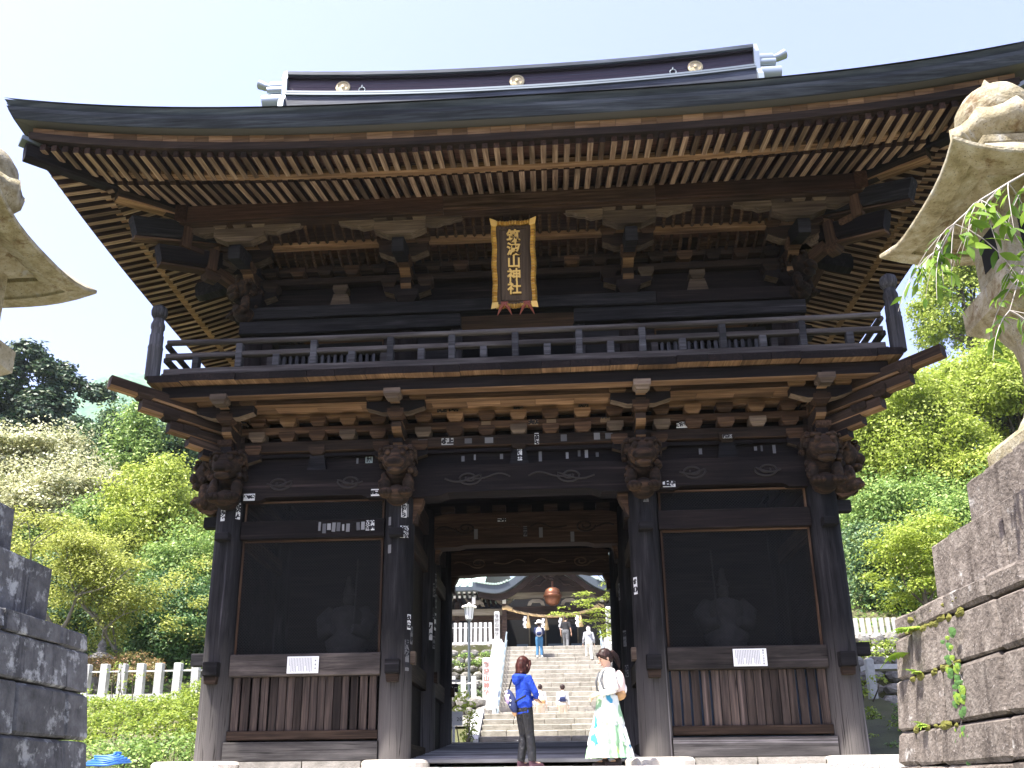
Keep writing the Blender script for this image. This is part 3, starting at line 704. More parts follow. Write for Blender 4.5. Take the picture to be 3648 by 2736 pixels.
for s in (-1, 1):
    e = thing_off = s*5.3; dz = .12
    b = MB(); b.prism([(-.62, 14.2), (.62, 14.2), (.6, 14.5), (.42, 14.8), (.46, 15.25), (.34, 15.56), (-.34, 15.56), (-.46, 15.25), (-.42, 14.8), (-.6, 14.5)], 'x', min(e, e+s*.12), max(e, e+s*.12))
    o = b.build('ridge_end_plate', M_ONI, G, (0, 2.725, 0))
    for z, r, L in ((15.40, .15, .40), (15.02, .10, .36), (14.70, .17, .44)):
        for yy in ((-.2, .2) if z < 15.3 else (0,)):
            MB().tube([(s*5.42, 2.725+yy*1.6, z), (s*(5.42+L), 2.725+yy*1.6, z)], r, 14).build('ridge_roll', M_ONI, G)
    MB().tube([(s*5.78, 2.725, 15.42), (s*5.95, 2.725, 15.46), (s*6.12, 2.725, 15.55)], [.08, .09, .11], 12).build('ridge_horn', M_ONI, G)
# ---- carved lion noses
def lion(T):
    b = MB(); r2 = random.Random(3)
    def ball(c, r, n=10, sq=(1, 1, 1)):
        prof = [(max(.002, r*math.sin(math.pi*i/7)), -r*math.cos(math.pi*i/7)) for i in range(8)]
        rs = [[(c[0]+q*math.cos(2*math.pi*k/n)*sq[0], c[1]+q*math.sin(2*math.pi*k/n)*sq[1], c[2]+z*sq[2]) for k in range(n)] for q, z in prof]
        b.rings(rs, smooth=True)
    ball((0, -.42, .32), .25, 14, (1.0, .95, .85)); ball((0, -.15, .2), .25, 12, (.95, 1, 1.1))
    ball((0, -.62, .24), .15, 12, (1.2, .8, .7)); ball((0, -.58, .12), .13, 12, (1.1, .85, .5))      # muzzle, jaw
    for s in (-1, 1):
        ball((s*.12, -.6, .4), .06); ball((s*.12, -.57, .48), .08, 8, (1.2, .8, .5)); ball((s*.26, -.36, .46), .09, 8, (.6, .8, 1.2))
        ball((s*.16, -.46, -.2), .12, 10, (1, 1.1, .7)); ball((s*.19, -.4, -.05), .11, 8, (.9, 1, 1.5))
        for k in range(3): ball((s*(.09+.07*k), -.57, -.21), .045, 6)
        for k in range(16): ball((s*(.17+.11*r2.random()), -.45+.36*r2.random(), -.1+.62*r2.random()), .035+.035*r2.random(), 7)
        for k in range(5): b.tube([(s*(.06+.05*k), -.5, .5), (s*(.1+.05*k), -.42, .56-.02*k), (s*(.14+.045*k), -.3, .5-.05*k)], [.022, .03, .01], 5)
    for k in range(6): ball((-.2+.08*k, -.38+.05*r2.random(), .54), .07, 7)
    ball((0, -.3, -.2), .2, 10, (1, 1.3, .8))
    b.add([(-.09, -.745, .165), (.09, -.745, .165), (.09, -.72, .15), (-.09, -.72, .15)], [(0, 1, 2, 3)])
    return b.mesh('carved_lion', wood('lion_wood', [(.3, (.008, .006, .005)), (.5, (.024, .016, .011)), (.7, (.085, .048, .026))], fine=13, bump=2.2))
LM = lion(None)
for x in PX_:
    o = put('carved_lion', LM, G, (x, 0, 4.38)); o.scale = (1.0, .95, 1.08)
for s in (-1, 1):
    o = put('carved_lion', LM, G, (s*4.85, 0, 4.38), s*math.pi/2); o.scale = (1.0, 1.05, 1.08)
    MB().prism([(.2, -.12), (.2, .1), (.62, .12), (.68, .03), (.6, -.05), (.45, -.16), (.3, -.2)], 'y', -.13, .13).build('carved_nose', M_BROWN, G, (s*4.85, 0, 4.18), 0 if s > 0 else math.pi)
    o = put('carved_lion', LM, G, (s*4.75, .15, 7.95), s*math.pi/4); o.scale = (.95, .8, .95); o.data = LM
# ---- votive paper slips (printed names)
_sl = {}
def slip(s, x, z, w, h, y=-.262, paper=None, ink=None, vertical=True, parent=None, px=None, pent=False):
    paper = paper or M_PAPER
    ang = 0.
    if px is not None:                                   # on the round face of a post
        ang = math.asin(max(-.9, min(.9, (x-px)/.25))); y = -.25*math.cos(ang)-.006
    b = MB()
    if pent: b.prism([(-w/2, -h/2), (w/2, -h/2), (w/2, h*.3), (0, h/2), (-w/2, h*.3)], 'y', -.002, .002)
    else: b.box((0, 0, 0), (w, .004, h))
    o = b.build('paper_slip', paper, parent or G, (x, y, z), ang)
    if s:
        n = len(s); size = min(h/n*.95, w*.92) if vertical else min(w/n*.95, h*.9)
        t = text_mesh(s, size, ink or M_INK, .0006, vertical, spacing=(h*.94/n/size if vertical else w*.94/n/size), bold=.012)
        t.build('lettering', ink or M_INK, o, (0, -.0035, 0))
    return o
slip('小みや', -4.905, 3.955, .075, .27, px=-4.85); slip('有馬けん', -4.675, 4.01, .075, .29, px=-4.85)
slip('新橋はら', -1.89, 3.94, .09, .27, px=-1.995); slip('水本', -1.905, 3.56, .075, .2, px=-1.995); slip('おふじ魚', -1.84, 3.57, .06, .2, px=-1.995)
slip('', -2.11, 3.28, .06, .14, paper=M_PAPER2, px=-1.995); slip('', -2.12, 3.75, .05, .14, paper=M_PAPER2, px=-1.995); slip('', -1.84, 3.93, .05, .22, paper=M_PAPER2, px=-1.995)
slip('まつき', -4.50, 4.235, .19, .12, y=-.207, vertical=False); slip('元亘鳥', -2.36, 4.255, .18, .12, y=-.207, vertical=False)
slip('上鶴', 2.42, 4.26, .2, .11, y=-.207, vertical=False, pent=True)
M_OLD = [M_PAPER2, plain('faded_slip', (.075, .075, .078), .85), plain('torn_slip', (.20, .20, .20), .85)]
for i in range(11):
    x = -3.30+.079*i+(.09 if i > 6 else 0)
    o = slip('' if i < 9 else ('阪魚' if i == 9 else '水本'), x, 3.70+(rnd.uniform(-.025, .015) if i < 9 else .01), .06 if i > 8 else rnd.uniform(.035, .065), .17 if i > 8 else rnd.uniform(.10, .17), y=-.149, paper=M_OLD[(i*7) % 3] if i < 9 else M_PAPER); o.rotation_euler = (0, R(rnd.uniform(-4, 4)), 0)
slip('竹内', .012, 4.88, .075, .2, y=-.108); slip('一〇四七', .30, 5.15, .07, .2, y=-.125); slip('小上', -1.2, 5.15, .2, .12, y=-.125, vertical=False, paper=plain('aged_paper', (.36, .36, .33), .8))
slip('宝明', -2.55, 4.93, .12, .15, y=-.0, paper=plain('green_paper', (.3, .36, .33), .8)); slip('良中塚', 3.42, 5.06, .15, .065, y=-.185, vertical=False); slip('宝尊重', 2.72, 5.32, .2, .11, y=-.11, vertical=False, pent=True)
slip('正三四', 2.03, 4.1, .09, .3, px=1.995, paper=M_PAPER2)
for i, (x, z, w, h) in enumerate([(-1.62, 5.15, .16, .1), (-.85, 5.15, .12, .09), (-.5, 5.15, .14, .1), (.75, 5.15, .1, .12), (1.3, 5.16, .1, .12), (1.5, 5.16, .12, .1)]): slip('', x, z, w, h, y=-.124, paper=M_OLD[i % 2])
for i, (x, z) in enumerate([(-.95, 4.88), (-.75, 4.9), (-.3, 4.9), (.35, 4.88), (.8, 4.88), (1.0, 4.93), (1.12, 4.9), (1.3, 4.88), (-2.75, 4.9), (3.0, 4.88), (3.9, 4.9), (4.0, 4.9), (4.2, 4.88)]): slip('', x, z, rnd.uniform(.03, .06), rnd.uniform(.07, .18), y=-.0, paper=M_OLD[int(x*10) % 3])
for i, (x, s) in enumerate([(-1.1, '松宮'), (-.55, ''), (0, '横邑'), (.55, ''), (1.1, '久雄'), (1.45, '真優'), (-1.3, '久上'), (.25, '大水')]):
    slip(s, x*1.0+.0, 5.455 if i % 2 else 5.73, .16, .09, y=-.111, vertical=False, paper=M_PAPER3)
words = ['久宮', '本多', '田中一', 'とまお', '八島', '大川', '永田', '山本', '正木', '金子', '三郎', '水野', '小林', '石井', '佐野']
for i in range(15):                                      # slips on the passage posts
    s = -1 if i < 11 else 1; y = 2.725 if i % 3 else 0; z = [2.1, 3.2, 2.75, 1.7, 2.4, 3.0, 1.5, 2.2, 2.6, 1.9, 3.4, 1.6, 2.6, 2.2, 3.1][i]
    a = rnd.uniform(.15, .8); x0 = s*1.995; xx = x0-s*.256*math.cos(a); yy = y-.256*math.sin(a)
    o = slip(words[i], 0, z, .075, rnd.uniform(.2, .34), paper=M_PAPER2 if i % 4 else M_PAPER); o.location = (xx, yy, z); o.rotation_euler = (0, 0, s*-(math.pi/2-a)*1.0 if s > 0 else (math.pi/2-a))
for i, (x, z, s) in enumerate([(-.45, 4.52, '一ノ十'), (.0, 4.28, '二号'), (-.95, 4.25, ''), (.9, 4.15, ''), (.3, 4.25, '')]): slip(s, x, z, .16 if i == 0 else .07, .06 if i == 0 else .2, y=2.442, vertical=i != 0, paper=M_PAPER2 if i else M_PAPER)
# ---- name plaque hung under the eave
PQ = thing('name_plaque', 'tall brown shrine name plaque with a ruffled gold frame and gold characters', 'plaque', (0, -.92, 7.2))
PQ.rotation_euler = (R(9.5), 0, 0)
H, Wd = 1.44, .655
MB().box((0, .04, H/2), (Wd-.06, .05, H-.06)).build('board', M_PLAQ, PQ)
for s in (-1, 1): MB().box((s*.225, .005, H/2), (.02, .025, H-.2)).build('inner_frame', M_PLAQ, PQ)
for z in (.1, H-.1): MB().box((0, .005, z), (.43, .025, .02)).build('inner_frame', M_PLAQ, PQ)
def ruffle(along, length):                               # pleated gilt edging
    b = MB(); n = int(length/.016); rs = []
    for i in range(n+1):
        t = i/n*length; o = .017*math.sin(t/.052*2*math.pi/1.0); wv = .007*math.sin(t/length*math.pi*5)
        rs.append([(t, -.03+o, -.035+wv), (t, -.045+o, .02+wv), (t, -.015+o, .05+wv), (t, .02+o*.4, -.03+wv)])
    return b.rings(rs)
for s in (-1, 1):
    b = ruffle('z', H); b.v = [(s*(Wd/2-.01)+s*z, y, x) for x, y, z in b.v]; fixn(b.build('gold_frame', M_GOLD, PQ))
for zz, s in ((.0, -1), (H, 1)):
    b = ruffle('x', Wd-.04); b.v = [(x-Wd/2+.02, y, zz+s*z*.9) for x, y, z in b.v]; fixn(b.build('gold_frame', M_GOLD, PQ))
for sx in (-1, 1):
    for zz, sz in ((0, -1), (H, 1)):
        MB().add([(sx*.27, -.05, zz-sz*.06), (sx*.37, -.07, zz-sz*.05), (sx*.39, -.09, zz+sz*.07), (sx*.28, -.06, zz+sz*.04), (sx*.31, .0, zz)], [(0, 1, 2, 3), (0, 4, 1), (1, 4, 2), (2, 4, 3), (3, 4, 0)]).build('gold_corner', M_GOLD, PQ)
text_mesh('筑波山神社', .232, M_GOLD, .012, True, spacing=.98, bold=.006).build('gold_lettering', M_GOLD, PQ, (.0, -.0, H/2+.03))
for x in (-.17, .2):
    b = MB()
    for s in (-1, 1): b.tube([(x, -.02, .03), (x+s*.06, -.03, -.03), (x+s*.12, -.02, -.16)], [.04, .03, .006], 6)
    b.box((x, -.02, .03), (.12, .03, .08)); b.build('hanger_claw', M_RED, PQ)
# ---- notice boards on the middle rails
for sx, xm, head in ((-1, -3.44, '倭建命'), (1, 3.46, '豊木入日子命')):
    lab = 'white printed notice on the rail of the %s bay, under the netting' % ('left' if sx < 0 else 'right')
    S = thing('notice_board', lab, 'notice', (xm, -.175, 1.32), group='notices on the gate rails')
    MB().box((0, 0, .13), (.5, .012, .262)).build('sheet', M_WHITE, S)
    n = len(head); text_mesh(head, .24/n*.8 if n > 3 else .03, M_INK, .0006, True, spacing=1.25 if n > 3 else 2.0).build('heading', M_INK, S, (.2, -.0085, .13))
    b = MB()
    for c in range(15):
        x = .14-c*.025; z = .24
        while z > .03:
            h = rnd.uniform(.008, .012); b.box((x, -.008, z-h/2), (.011, .002, h)); z -= h+.005
            if c % 5 == 4 and z < .12: break
    o = b.build('body_text', plain('grey_ink', (.25, .25, .25), .7) if sx < 0 else MATS['grey_ink'], S); o['kind'] = 'stuff'
# ---- guardian statues behind the netting
def statue(x, lab, face):
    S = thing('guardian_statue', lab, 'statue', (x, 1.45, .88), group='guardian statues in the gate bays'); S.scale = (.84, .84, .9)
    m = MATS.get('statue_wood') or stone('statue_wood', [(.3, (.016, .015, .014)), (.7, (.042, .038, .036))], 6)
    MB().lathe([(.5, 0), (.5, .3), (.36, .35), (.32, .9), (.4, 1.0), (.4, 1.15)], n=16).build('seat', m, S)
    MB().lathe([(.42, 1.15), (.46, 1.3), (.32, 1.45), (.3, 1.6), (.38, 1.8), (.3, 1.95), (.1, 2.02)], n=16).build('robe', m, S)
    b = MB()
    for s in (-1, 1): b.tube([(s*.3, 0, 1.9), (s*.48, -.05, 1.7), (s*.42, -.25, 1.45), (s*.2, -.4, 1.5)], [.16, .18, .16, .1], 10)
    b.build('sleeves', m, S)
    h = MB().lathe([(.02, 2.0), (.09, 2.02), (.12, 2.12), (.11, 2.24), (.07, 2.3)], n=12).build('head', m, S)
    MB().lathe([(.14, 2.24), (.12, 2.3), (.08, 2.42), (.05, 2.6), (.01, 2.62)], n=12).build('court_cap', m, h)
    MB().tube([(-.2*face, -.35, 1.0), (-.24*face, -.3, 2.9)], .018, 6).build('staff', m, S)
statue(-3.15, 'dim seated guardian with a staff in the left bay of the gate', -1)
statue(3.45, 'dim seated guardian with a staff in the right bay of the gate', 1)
# ================================================================ GROUND, TERRACE, STAIRS
def sstep(a, b, x): t = min(1, max(0, (x-a)/(b-a))); return t*t*(3-2*t)
def lerpz(y, pts):
    for (a, za), (b, zb) in zip(pts[:-1], pts[1:]):
        if y <= b: return za+(zb-za)*max(0, (y-a)/(b-a))
    return pts[-1][1]
def ground_z(x, y):
    mid = lerpz(y, [(-2.2, -2.0), (-1.9, -.2), (5.9, -.1), (6.2, .35), (10.9, .66), (11, .4), (12.8, 1.2), (13.2, 1.5), (19.8, 1.53), (26.3, 1.9), (27.0, 5.45), (27.4, 5.55), (34, 5.8), (60, 7), (300, 60)])
    left = lerpz(y, [(-2.2, -2.0), (-1.6, -.12), (1, -.05), (2.5, .15), (9, 1.7), (10, 1.95), (13, 2.5), (18, 3.9), (40, 11.5), (120, 40), (300, 70)])
    right = lerpz(y, [(-2.2, -2.0), (-1.6, -.12), (1, -.05), (4, .4), (10, 1.9), (12, 3.0), (16, 4.0), (40, 12.5), (120, 42), (300, 60)])
    hole = 1 - sstep(4.2, 8.5, abs(x-.4)) if y < 26 else 1 - sstep(9, 14, abs(x-.4))
    side = left if x < 0 else right
    hole = hole if y > 6 else 1 - sstep(5.2, 6.6, abs(x))
    z = side + (mid-side)*hole
    if y > 30 or abs(x) > 9: z += .25*math.sin(x*.31+y*.17)+.2*math.sin(x*.11-y*.23)
    return z
M_SOIL = stone('soil', [(.3, (.05, .045, .025)), (.5, (.075, .08, .03)), (.7, (.12, .105, .065))], .9, bump=.8)
xs = [-160, -120, -90, -70, -55, -45, -38, -32, -27] + [-23+i*.75 for i in range(62)] + [24, 28, 33, 39, 46, 56, 70, 90, 120, 160]
ys = [-60, -40, -25, -15, -8, -4, -2.2, -1.9] + [-1.5+i*.75 for i in range(50)] + [37, 40, 44, 50, 58, 70, 85, 105, 130, 160, 200, 250, 300]
MB().grid([[(x, y, ground_z(x, y)) for y in ys] for x in xs], True).build('ground', M_SOIL)['kind'] = 'structure'
M_PAVE = stone('terrace_paving', [(.3, (.46, .44, .395)), (.55, (.56, .535, .49)), (.75, (.64, .615, .57))], 5, lo=.93, hi=1.05)
TERR = MB().box((0, 1.95, -.66), (12.6, 7.9, .9)).build('terrace', M_FOUND); TERR['kind'] = 'structure'
y = -2.3; row = 0
while y < 5.9:                                            # paving slabs
    d = .82; x = -6.3 - (row % 2)*.45
    while x < 6.2:
        w = rnd.uniform(.75, 1.1); a = max(x, -6.3); c = min(x+w, 6.3)
        if c-a > .1: MB().box(((a+c)/2, y+d/2, -.185+rnd.uniform(-.003, .003)), (c-a-.008, d-.008, .07)).build('paving_slab', M_PAVE, TERR)
        x += w
    y += d; row += 1
ST = MB().box((0, -8, -2.45), (14, 11, .3)).build('lower_path', M_PAVE); ST['kind'] = 'structure'
APP = MB().box((0, -2.55, -1.4), (6.6, .5, 1.5)).build('approach_stairs', M_FOUND); APP['kind'] = 'structure'
for i in range(10):
    b = MB(); w0 = -3.3
    while w0 < 3.25:
        w = min(rnd.uniform(1.0, 1.7), 3.3-w0); MB().box((w0+w/2, -2.75-i*.34, -.42-i*.175), (w-.01, .40, .175)).build('stair_stone', M_PAVE, APP); w0 += w
# ---- chamfered stone
def cstone(dx, dy, dz, ch=.015, jit=0., r=rnd):
    def ring(ix, z): a, b = dx/2-ix, dy/2-ix; return [(-a+ch, -b), (a-ch, -b), (a, -b+ch), (a, b-ch), (a-ch, b), (-a+ch, b), (-a, b-ch), (-a, -b+ch)], z
    rs = []
    for ix, z in ((ch, -dz/2), (0, -dz/2+ch), (0, dz/2-ch), (ch, dz/2)):
        p, z = ring(ix, z); rs.append([(q[0]+r.uniform(-jit, jit), q[1]+r.uniform(-jit, jit), z+r.uniform(-jit, jit)) for q in p])
    return MB().rings(rs)
# ================================================================ STONE LANTERNS
GR1 = [(.3, (.062, .051, .043)), (.5, (.125, .105, .09)), (.72, (.215, .19, .165))]
M_LSR = stone('pedestal_stone_brown', GR1, 7, blot=(.60, (.42, .41, .39), 2.6), streak=(.54, (.055, .044, .037)), speck=(.64, (.45, .42, .4)), bump=.9)
M_LSL = stone('pedestal_stone_grey', [(.3, (.06, .06, .062)), (.5, (.10, .10, .104)), (.72, (.16, .16, .165))], 6, blot=(.545, (.36, .37, .37), 4.5), streak=(.56, (.04, .04, .045)), bump=.9)
M_KASA = stone('lantern_granite', [(.3, (.15, .125, .07)), (.48, (.27, .235, .15)), (.68, (.37, .345, .275))], 7, blot=(.56, (.12, .075, .032), 3.0), streak=(.62, (.30, .30, .28)), speck=(.60, (.05, .042, .03)), bump=.7)
M_MOSS = stone('moss', [(.3, (.06, .065, .01)), (.7, (.16, .15, .03))], 14, bump=1.)
def lantern(cx, cy, lab, ms, mk, seed):
    r = random.Random(seed); OZ = -2.3
    L = thing('stone_lantern', lab, 'lantern', (cx, cy, OZ), group='stone lanterns flanking the stairs')
    kx = lambda z: 1+.075*(1.085-z) if z < 1.1 else 1+.03*(1.7-z)
    def shape(b, oz=0):
        b.v = [(x*kx(z), y*kx(z), z-OZ) for x, y, z in b.v]; return b
    def course(half, z0, z1, dep=.38, n=2, ov=0):
        for ax in range(4):
            # stones run round the square, one end butting the next side
            t = -half+(0 if ax % 2 == 0 else dep); end = half-(0 if ax % 2 == 0 else dep)
            cuts = [t]
            while cuts[-1] < end-.25:
                q = cuts[-1]+r.uniform(.42, 1.0)*2*half/n*1.1
                cuts.append(end if q > end-.3 else q)
            for a, c in zip(cuts[:-1], cuts[1:]):
                b = cstone(c-a-.008, dep, z1-z0-.014, r.uniform(.012, .03), .009, r); o = half-dep/2+ov+r.uniform(-.004, .004); m = (a+c)/2; zc = (z0+z1)/2
                cs = [(1, 0, 0, 1), (0, -1, 1, 0), (-1, 0, 0, -1), (0, 1, -1, 0)][ax]
                # local (u along side, w outward)
                b.v = [((m+x)*cs[0]+(o+w)*cs[1], (m+x)*cs[2]+(o+w)*cs[3], zc+z) for x, w, z in b.v]
                fixn(shape(b).build('pedestal_stone', ms, L))
        b = MB().box((0, 0, (z0+z1)/2), (2*half-dep-.1, 2*half-dep-.1, z1-z0-.002)); shape(b).build('pedestal_core', ms, L)
    H = 1.13
    for z0, z1 in ((-2.3, -1.5), (-1.5, -.68), (-.68, -.24), (-.24, .061), (.061, .506), (.506, .895)): course(H, z0, z1)
    course(H, .895, 1.085, .5, 2, .012)
    course(.84, 1.085, 1.69, .36, 2); course(.57, 1.69, 2.21, .3, 1.2)
    def sq(h, z, k=.0, n=6, lift=0.):                        # square ring with cut corners and upturned tips
        pts = []
        for s in range(4):
            for i in range(n):
                t = -1+2*i/n; c = abs(t)**4; x, y = t*h*(1+k*c), -h*(1+k*c)
                for _ in range(s): x, y = -y, x
                pts.append((x, y, z+lift*abs(t)**3))
        return pts
    def up(b): b.v = [(x, y, z-OZ) for x, y, z in b.v]; return b
    up(MB().rings([sq(.36, 2.21), sq(.41, 2.25), sq(.41, 2.38), sq(.37, 2.44)])).build('base_slab', mk, L)
    up(MB().lathe([(.36, 2.44), (.34, 2.5), (.25, 2.62), (.2, 2.8), (.185, 3.0), (.19, 3.15), (.22, 3.28), (.3, 3.4), (.33, 3.5)], n=6, smooth=False, rot=.2)).build('stem', mk, L)
    up(MB().rings([sq(.28, 3.47), sq(.38, 3.56), sq(.40, 3.58), sq(.40, 3.81), sq(.36, 3.83)])).build('platform', mk, L)
    fb = up(MB().rings([sq(.27, 3.83), sq(.27, 4.62)])).build('firebox', mk, L)
    for s in range(4):
        a = s*math.pi/2; MB().box((.268*math.sin(a), -.268*math.cos(a), 4.22-OZ), (.26, .012, .34) if s % 2 == 0 else (.012, .26, .34)).build('window', M_BLACK, fb)
    K = .845
    b = MB(); n = 10
    b.rings([sq(.27, 4.60, 0, n), sq(.46, 4.70, 0, n), sq(.47, 4.66, 0, n), sq(K-.20, 4.60, .0, n, .06), sq(K-.19, 4.575, .0, n, .06), sq(K-.01, 4.585, .03, n, .14), sq(K, 4.60, .03, n, .14), sq(K, 4.625, .03, n, .15), sq(K-.12, 4.71, .02, n, .10), sq(.55, 4.86, 0, n, .05), sq(.36, 5.02, 0, n), sq(.27, 5.16, 0, n)], smooth=False)
    up(b).build('roof', mk, L)
    up(MB().rings([sq(.27, 5.15), sq(.28, 5.17), sq(.28, 5.24), sq(.2, 5.26)])).build('roof_block', mk, L)
    m = 24; rs = []
    for q, z, w in ((.16, 5.24, 0), (.28, 5.27, .01), (.37, 5.36, .03), (.395, 5.46, .08), (.36, 5.46, .05), (.25, 5.42, 0)):
        rs.append([(q*(1+.06*math.cos(8*t))*math.cos(t), q*(1+.06*math.cos(8*t))*math.sin(t), z+w*abs(math.cos(4*t))) for t in [2*math.pi*k/m for k in range(m)]])
    up(MB().rings(rs, smooth=True)).build('petal_cup', mk, L)
    up(MB().lathe([(.2, 5.38), (.29, 5.46), (.33, 5.60), (.315, 5.74), (.24, 5.86), (.12, 5.94), (.055, 5.97), (.045, 6.02), (.004, 6.1)], n=24)).build('jewel', mk, L)
    for sx in (-1, 1):                                       # curled corner scrolls
        for sy in (-1, 1):
            pts = []
            for i in range(16):
                a = i/15*4.6; q = .13*(1-.6*i/15); pts.append((K-.2+.16-q*math.cos(a)*.8-.1, 0, 4.82+.7*q*math.sin(a)))
            if sy < 0: up(MB().tube([(sx*p[0], sy*p[0], p[2]) for p in pts], [.04-.018*i/15 for i in range(16)], 8)).build('corner_scroll', mk, L)
    return L
LR = lantern(4.79, -6.62, 'giant granite lantern on a brown stepped pedestal, a leafy cherry twig hanging before it', M_LSR, M_KASA, 3)
LL = lantern(-5.2, -6.6, 'giant granite lantern on a dark grey lichen-spotted pedestal beside the green hedge', M_LSL, M_KASA, 5)
# moss along the joints of the brown pedestal
b = MB(); r = random.Random(2)
for k in range(46):
    z = r.choice([.895, .895, .506, .061]); y = r.uniform(-6.9, -5.75); w = r.uniform(.03, .1); z0 = z+r.uniform(-.02, .015)
    if z == .895 and r.random() < .4: z0 += .1
    x = 4.79-1.13*(1+.075*(1.085-z0))-.004
    n = 7; c = [(x-.016, y, z0)] + [(x+.006, y+w*math.cos(2*math.pi*i/n)*r.uniform(.6, 1.1), z0+.5*w*math.sin(2*math.pi*i/n)*r.uniform(.5, 1.2)) for i in range(n)]
    b.add(c, [(0, 1+i, 1+(i+1) % n) for i in range(n)])
o = fixn(b.build('moss', M_MOSS, None)); o.parent = LR; o.location = (-4.79, 6.62, 2.3); o['kind'] = 'stuff'

# ================================================================ STAIRS BEHIND THE GATE
M_STEP = stone('stair_granite', [(.3, (.21, .195, .16)), (.5, (.30, .28, .24)), (.72, (.38, .36, .315))], 5, streak=(.62, (.14, .128, .10)), bump=.6)
M_STEPT = stone('stair_top', [(.3, (.5, .47, .42)), (.7, (.62, .59, .54))], 6)
def flight(name, x0, x1, y0, z0, n, rise, tread, lab):
    F = MB().prism([(y0+.1, z0-.6), (y0+n*tread+.4, z0-.6), (y0+n*tread+.4, z0+n*rise-.14), (y0+n*tread, z0+n*rise-.14), (y0+.1, z0-.1)], 'x', x0+.05, x1-.05).build(name, M_STEP); F['kind'] = 'structure'
    for i in range(n):
        x = x0; zc = z0+(i+1)*rise
        while x < x1-.05:
            w = rnd.uniform(.7, 1.5); w = w if x+w < x1-.4 else x1-x
            b = cstone(w-.006, tread+.12, rise+.01, .018, .005)
            b.build('stair_stone', M_STEP, F, (x+w/2, y0+i*tread+tread/2+.05+rnd.uniform(-.006, .006), zc-rise/2+rnd.uniform(-.003, .003))); x += w
    return F
flight('lower_stairs', -1.62, 2.6, 10.9, .70, 5, .182, .40, '')
o = MB().box((.4, 16.5, 1.45), (8.4, 7.4, .32)).build('landing', M_PAVE); o['kind'] = 'structure'
o = MB().box((.4, 8.4, .52), (6.4, 5.2, .12)).build('path', M_PAVE); o.rotation_euler = (R(2.5), 0, 0); o.location = (0, -.05, -.32); o['kind'] = 'structure'
flight('upper_stairs', -1.80, 2.74, 19.85, 1.6, 18, .2265, .397, '')
o = MB().box((.4, 31.5, 5.53), (26, 8.9, .3)).build('court', M_PAVE); o['kind'] = 'structure'
M_WGR = stone('pale_granite', [(.3, (.42, .425, .41)), (.7, (.55, .555, .54))], 12, bump=.3)
# sloping side slabs and pedestals
for x in (-1.74, 2.74):
    if x < 0: tag(MB().prism([(10.7, .6), (10.7, .82), (12.7, 1.75), (13.1, 1.75), (13.1, .6)], 'x', -1.95, -1.64).build('stair_cheek', M_WGR), 'pale sloping slab flanking the lower stairs on the left', 'cheek wall')
    else: tag(MB().prism([(10.7, .6), (10.7, .82), (12.7, 1.75), (13.1, 1.75), (13.1, .6)], 'x', 2.62, 2.93).build('stair_cheek', M_WGR), 'pale sloping slab flanking the lower stairs on the right', 'cheek wall')
for xa, xb, sd in ((-2.35, -1.82, 'left'), (2.76, 3.3, 'right')):
    tag(MB().prism([(19.9, 1.5), (19.9, 1.95), (26.8, 5.9), (27.4, 5.9), (27.4, 1.5)], 'x', xa, xb).build('stair_cheek', M_WGR), 'long pale sloping wall on the %s of the upper stairs' % sd, 'cheek wall')
# handrails
M_STEEL = plain('galvanised', (.36, .43, .46), .4, .6)
for x, sd in ((-1.72, 'left'), (2.64, 'right')):
    Hh = thing('handrail', 'grey steel tube handrail up the %s side of the stairs' % sd, 'handrail', (x, 20, 1.6), group='handrails of the stairs')
    sl = (5.65-1.6)/7.15
    for dz in (.82, .45): MB().tube([(0, -.1, dz-.05), (0, 7.1, dz+7.1*sl), (0, 7.5, dz+7.15*sl)], .028, 8).build('rail_tube', M_STEEL, Hh)
    for k in range(10): MB().tube([(0, k*.78, k*.78*sl-.1), (0, k*.78, k*.78*sl+.82)], .022, 6).build('post', M_STEEL, Hh)
# ---- stone pillars with the carved shrine name
M_CARVE = plain('red_carving', (.36, .19, .17), .8); M_CARVE2 = plain('grey_carving', (.16, .15, .15), .8)
def pillar_sign(name, lab, x, y, z0, h, w, s, mat, base):
    S = thing(name, lab, 'stone pillar', (x, y, z0))
    pr = [(-w/2, -w/2), (w/2, -w/2), (w/2, w/2), (-w/2, w/2)]
    rs = [[(p[0]*k, p[1]*k, z) for p in pr] for k, z in ((1, 0), (1, h*.97), (.7, h), (.02, h*1.012))]
    MB().rings(rs).build('shaft', M_WGR, S)
    size = min(h*.88/len(s), w*.72)
    text_mesh(s, size, mat, .002, True, spacing=h*.82/len(s)/size, bold=.008).build('carved_name', mat, S, (0, -w/2-.003, h*.5))
    MB().rings([[(p[0]*k, p[1]*k, z) for p in pr] for k, z in base]).build('plinth', M_WGR, S)
pillar_sign('name_pillar', 'pale stone pillar with red carved characters left of the lower stairs', -1.80, 16, 2.3, 1.43, .27, '筑波山神社', M_CARVE, ((2.3, -.42), (1.75, -.1), (1.6, 0)))
pillar_sign('name_pillar', 'pale stone pillar with carved characters at the top of the stairs on the left', -2.17, 27.15, 6.1, 1.32, .25, '筑波山神社', M_CARVE2, ((2.4, -.3), (2.0, -.05), (1.7, 0)))
pillar_sign('name_pillar', 'pale stone pillar with carved characters at the top of the stairs, half hidden by maple leaves', 3.05, 27.15, 6.1, 1.45, .25, '国幣神社', M_CARVE2, ((2.4, -.3), (2.0, -.05), (1.7, 0)))
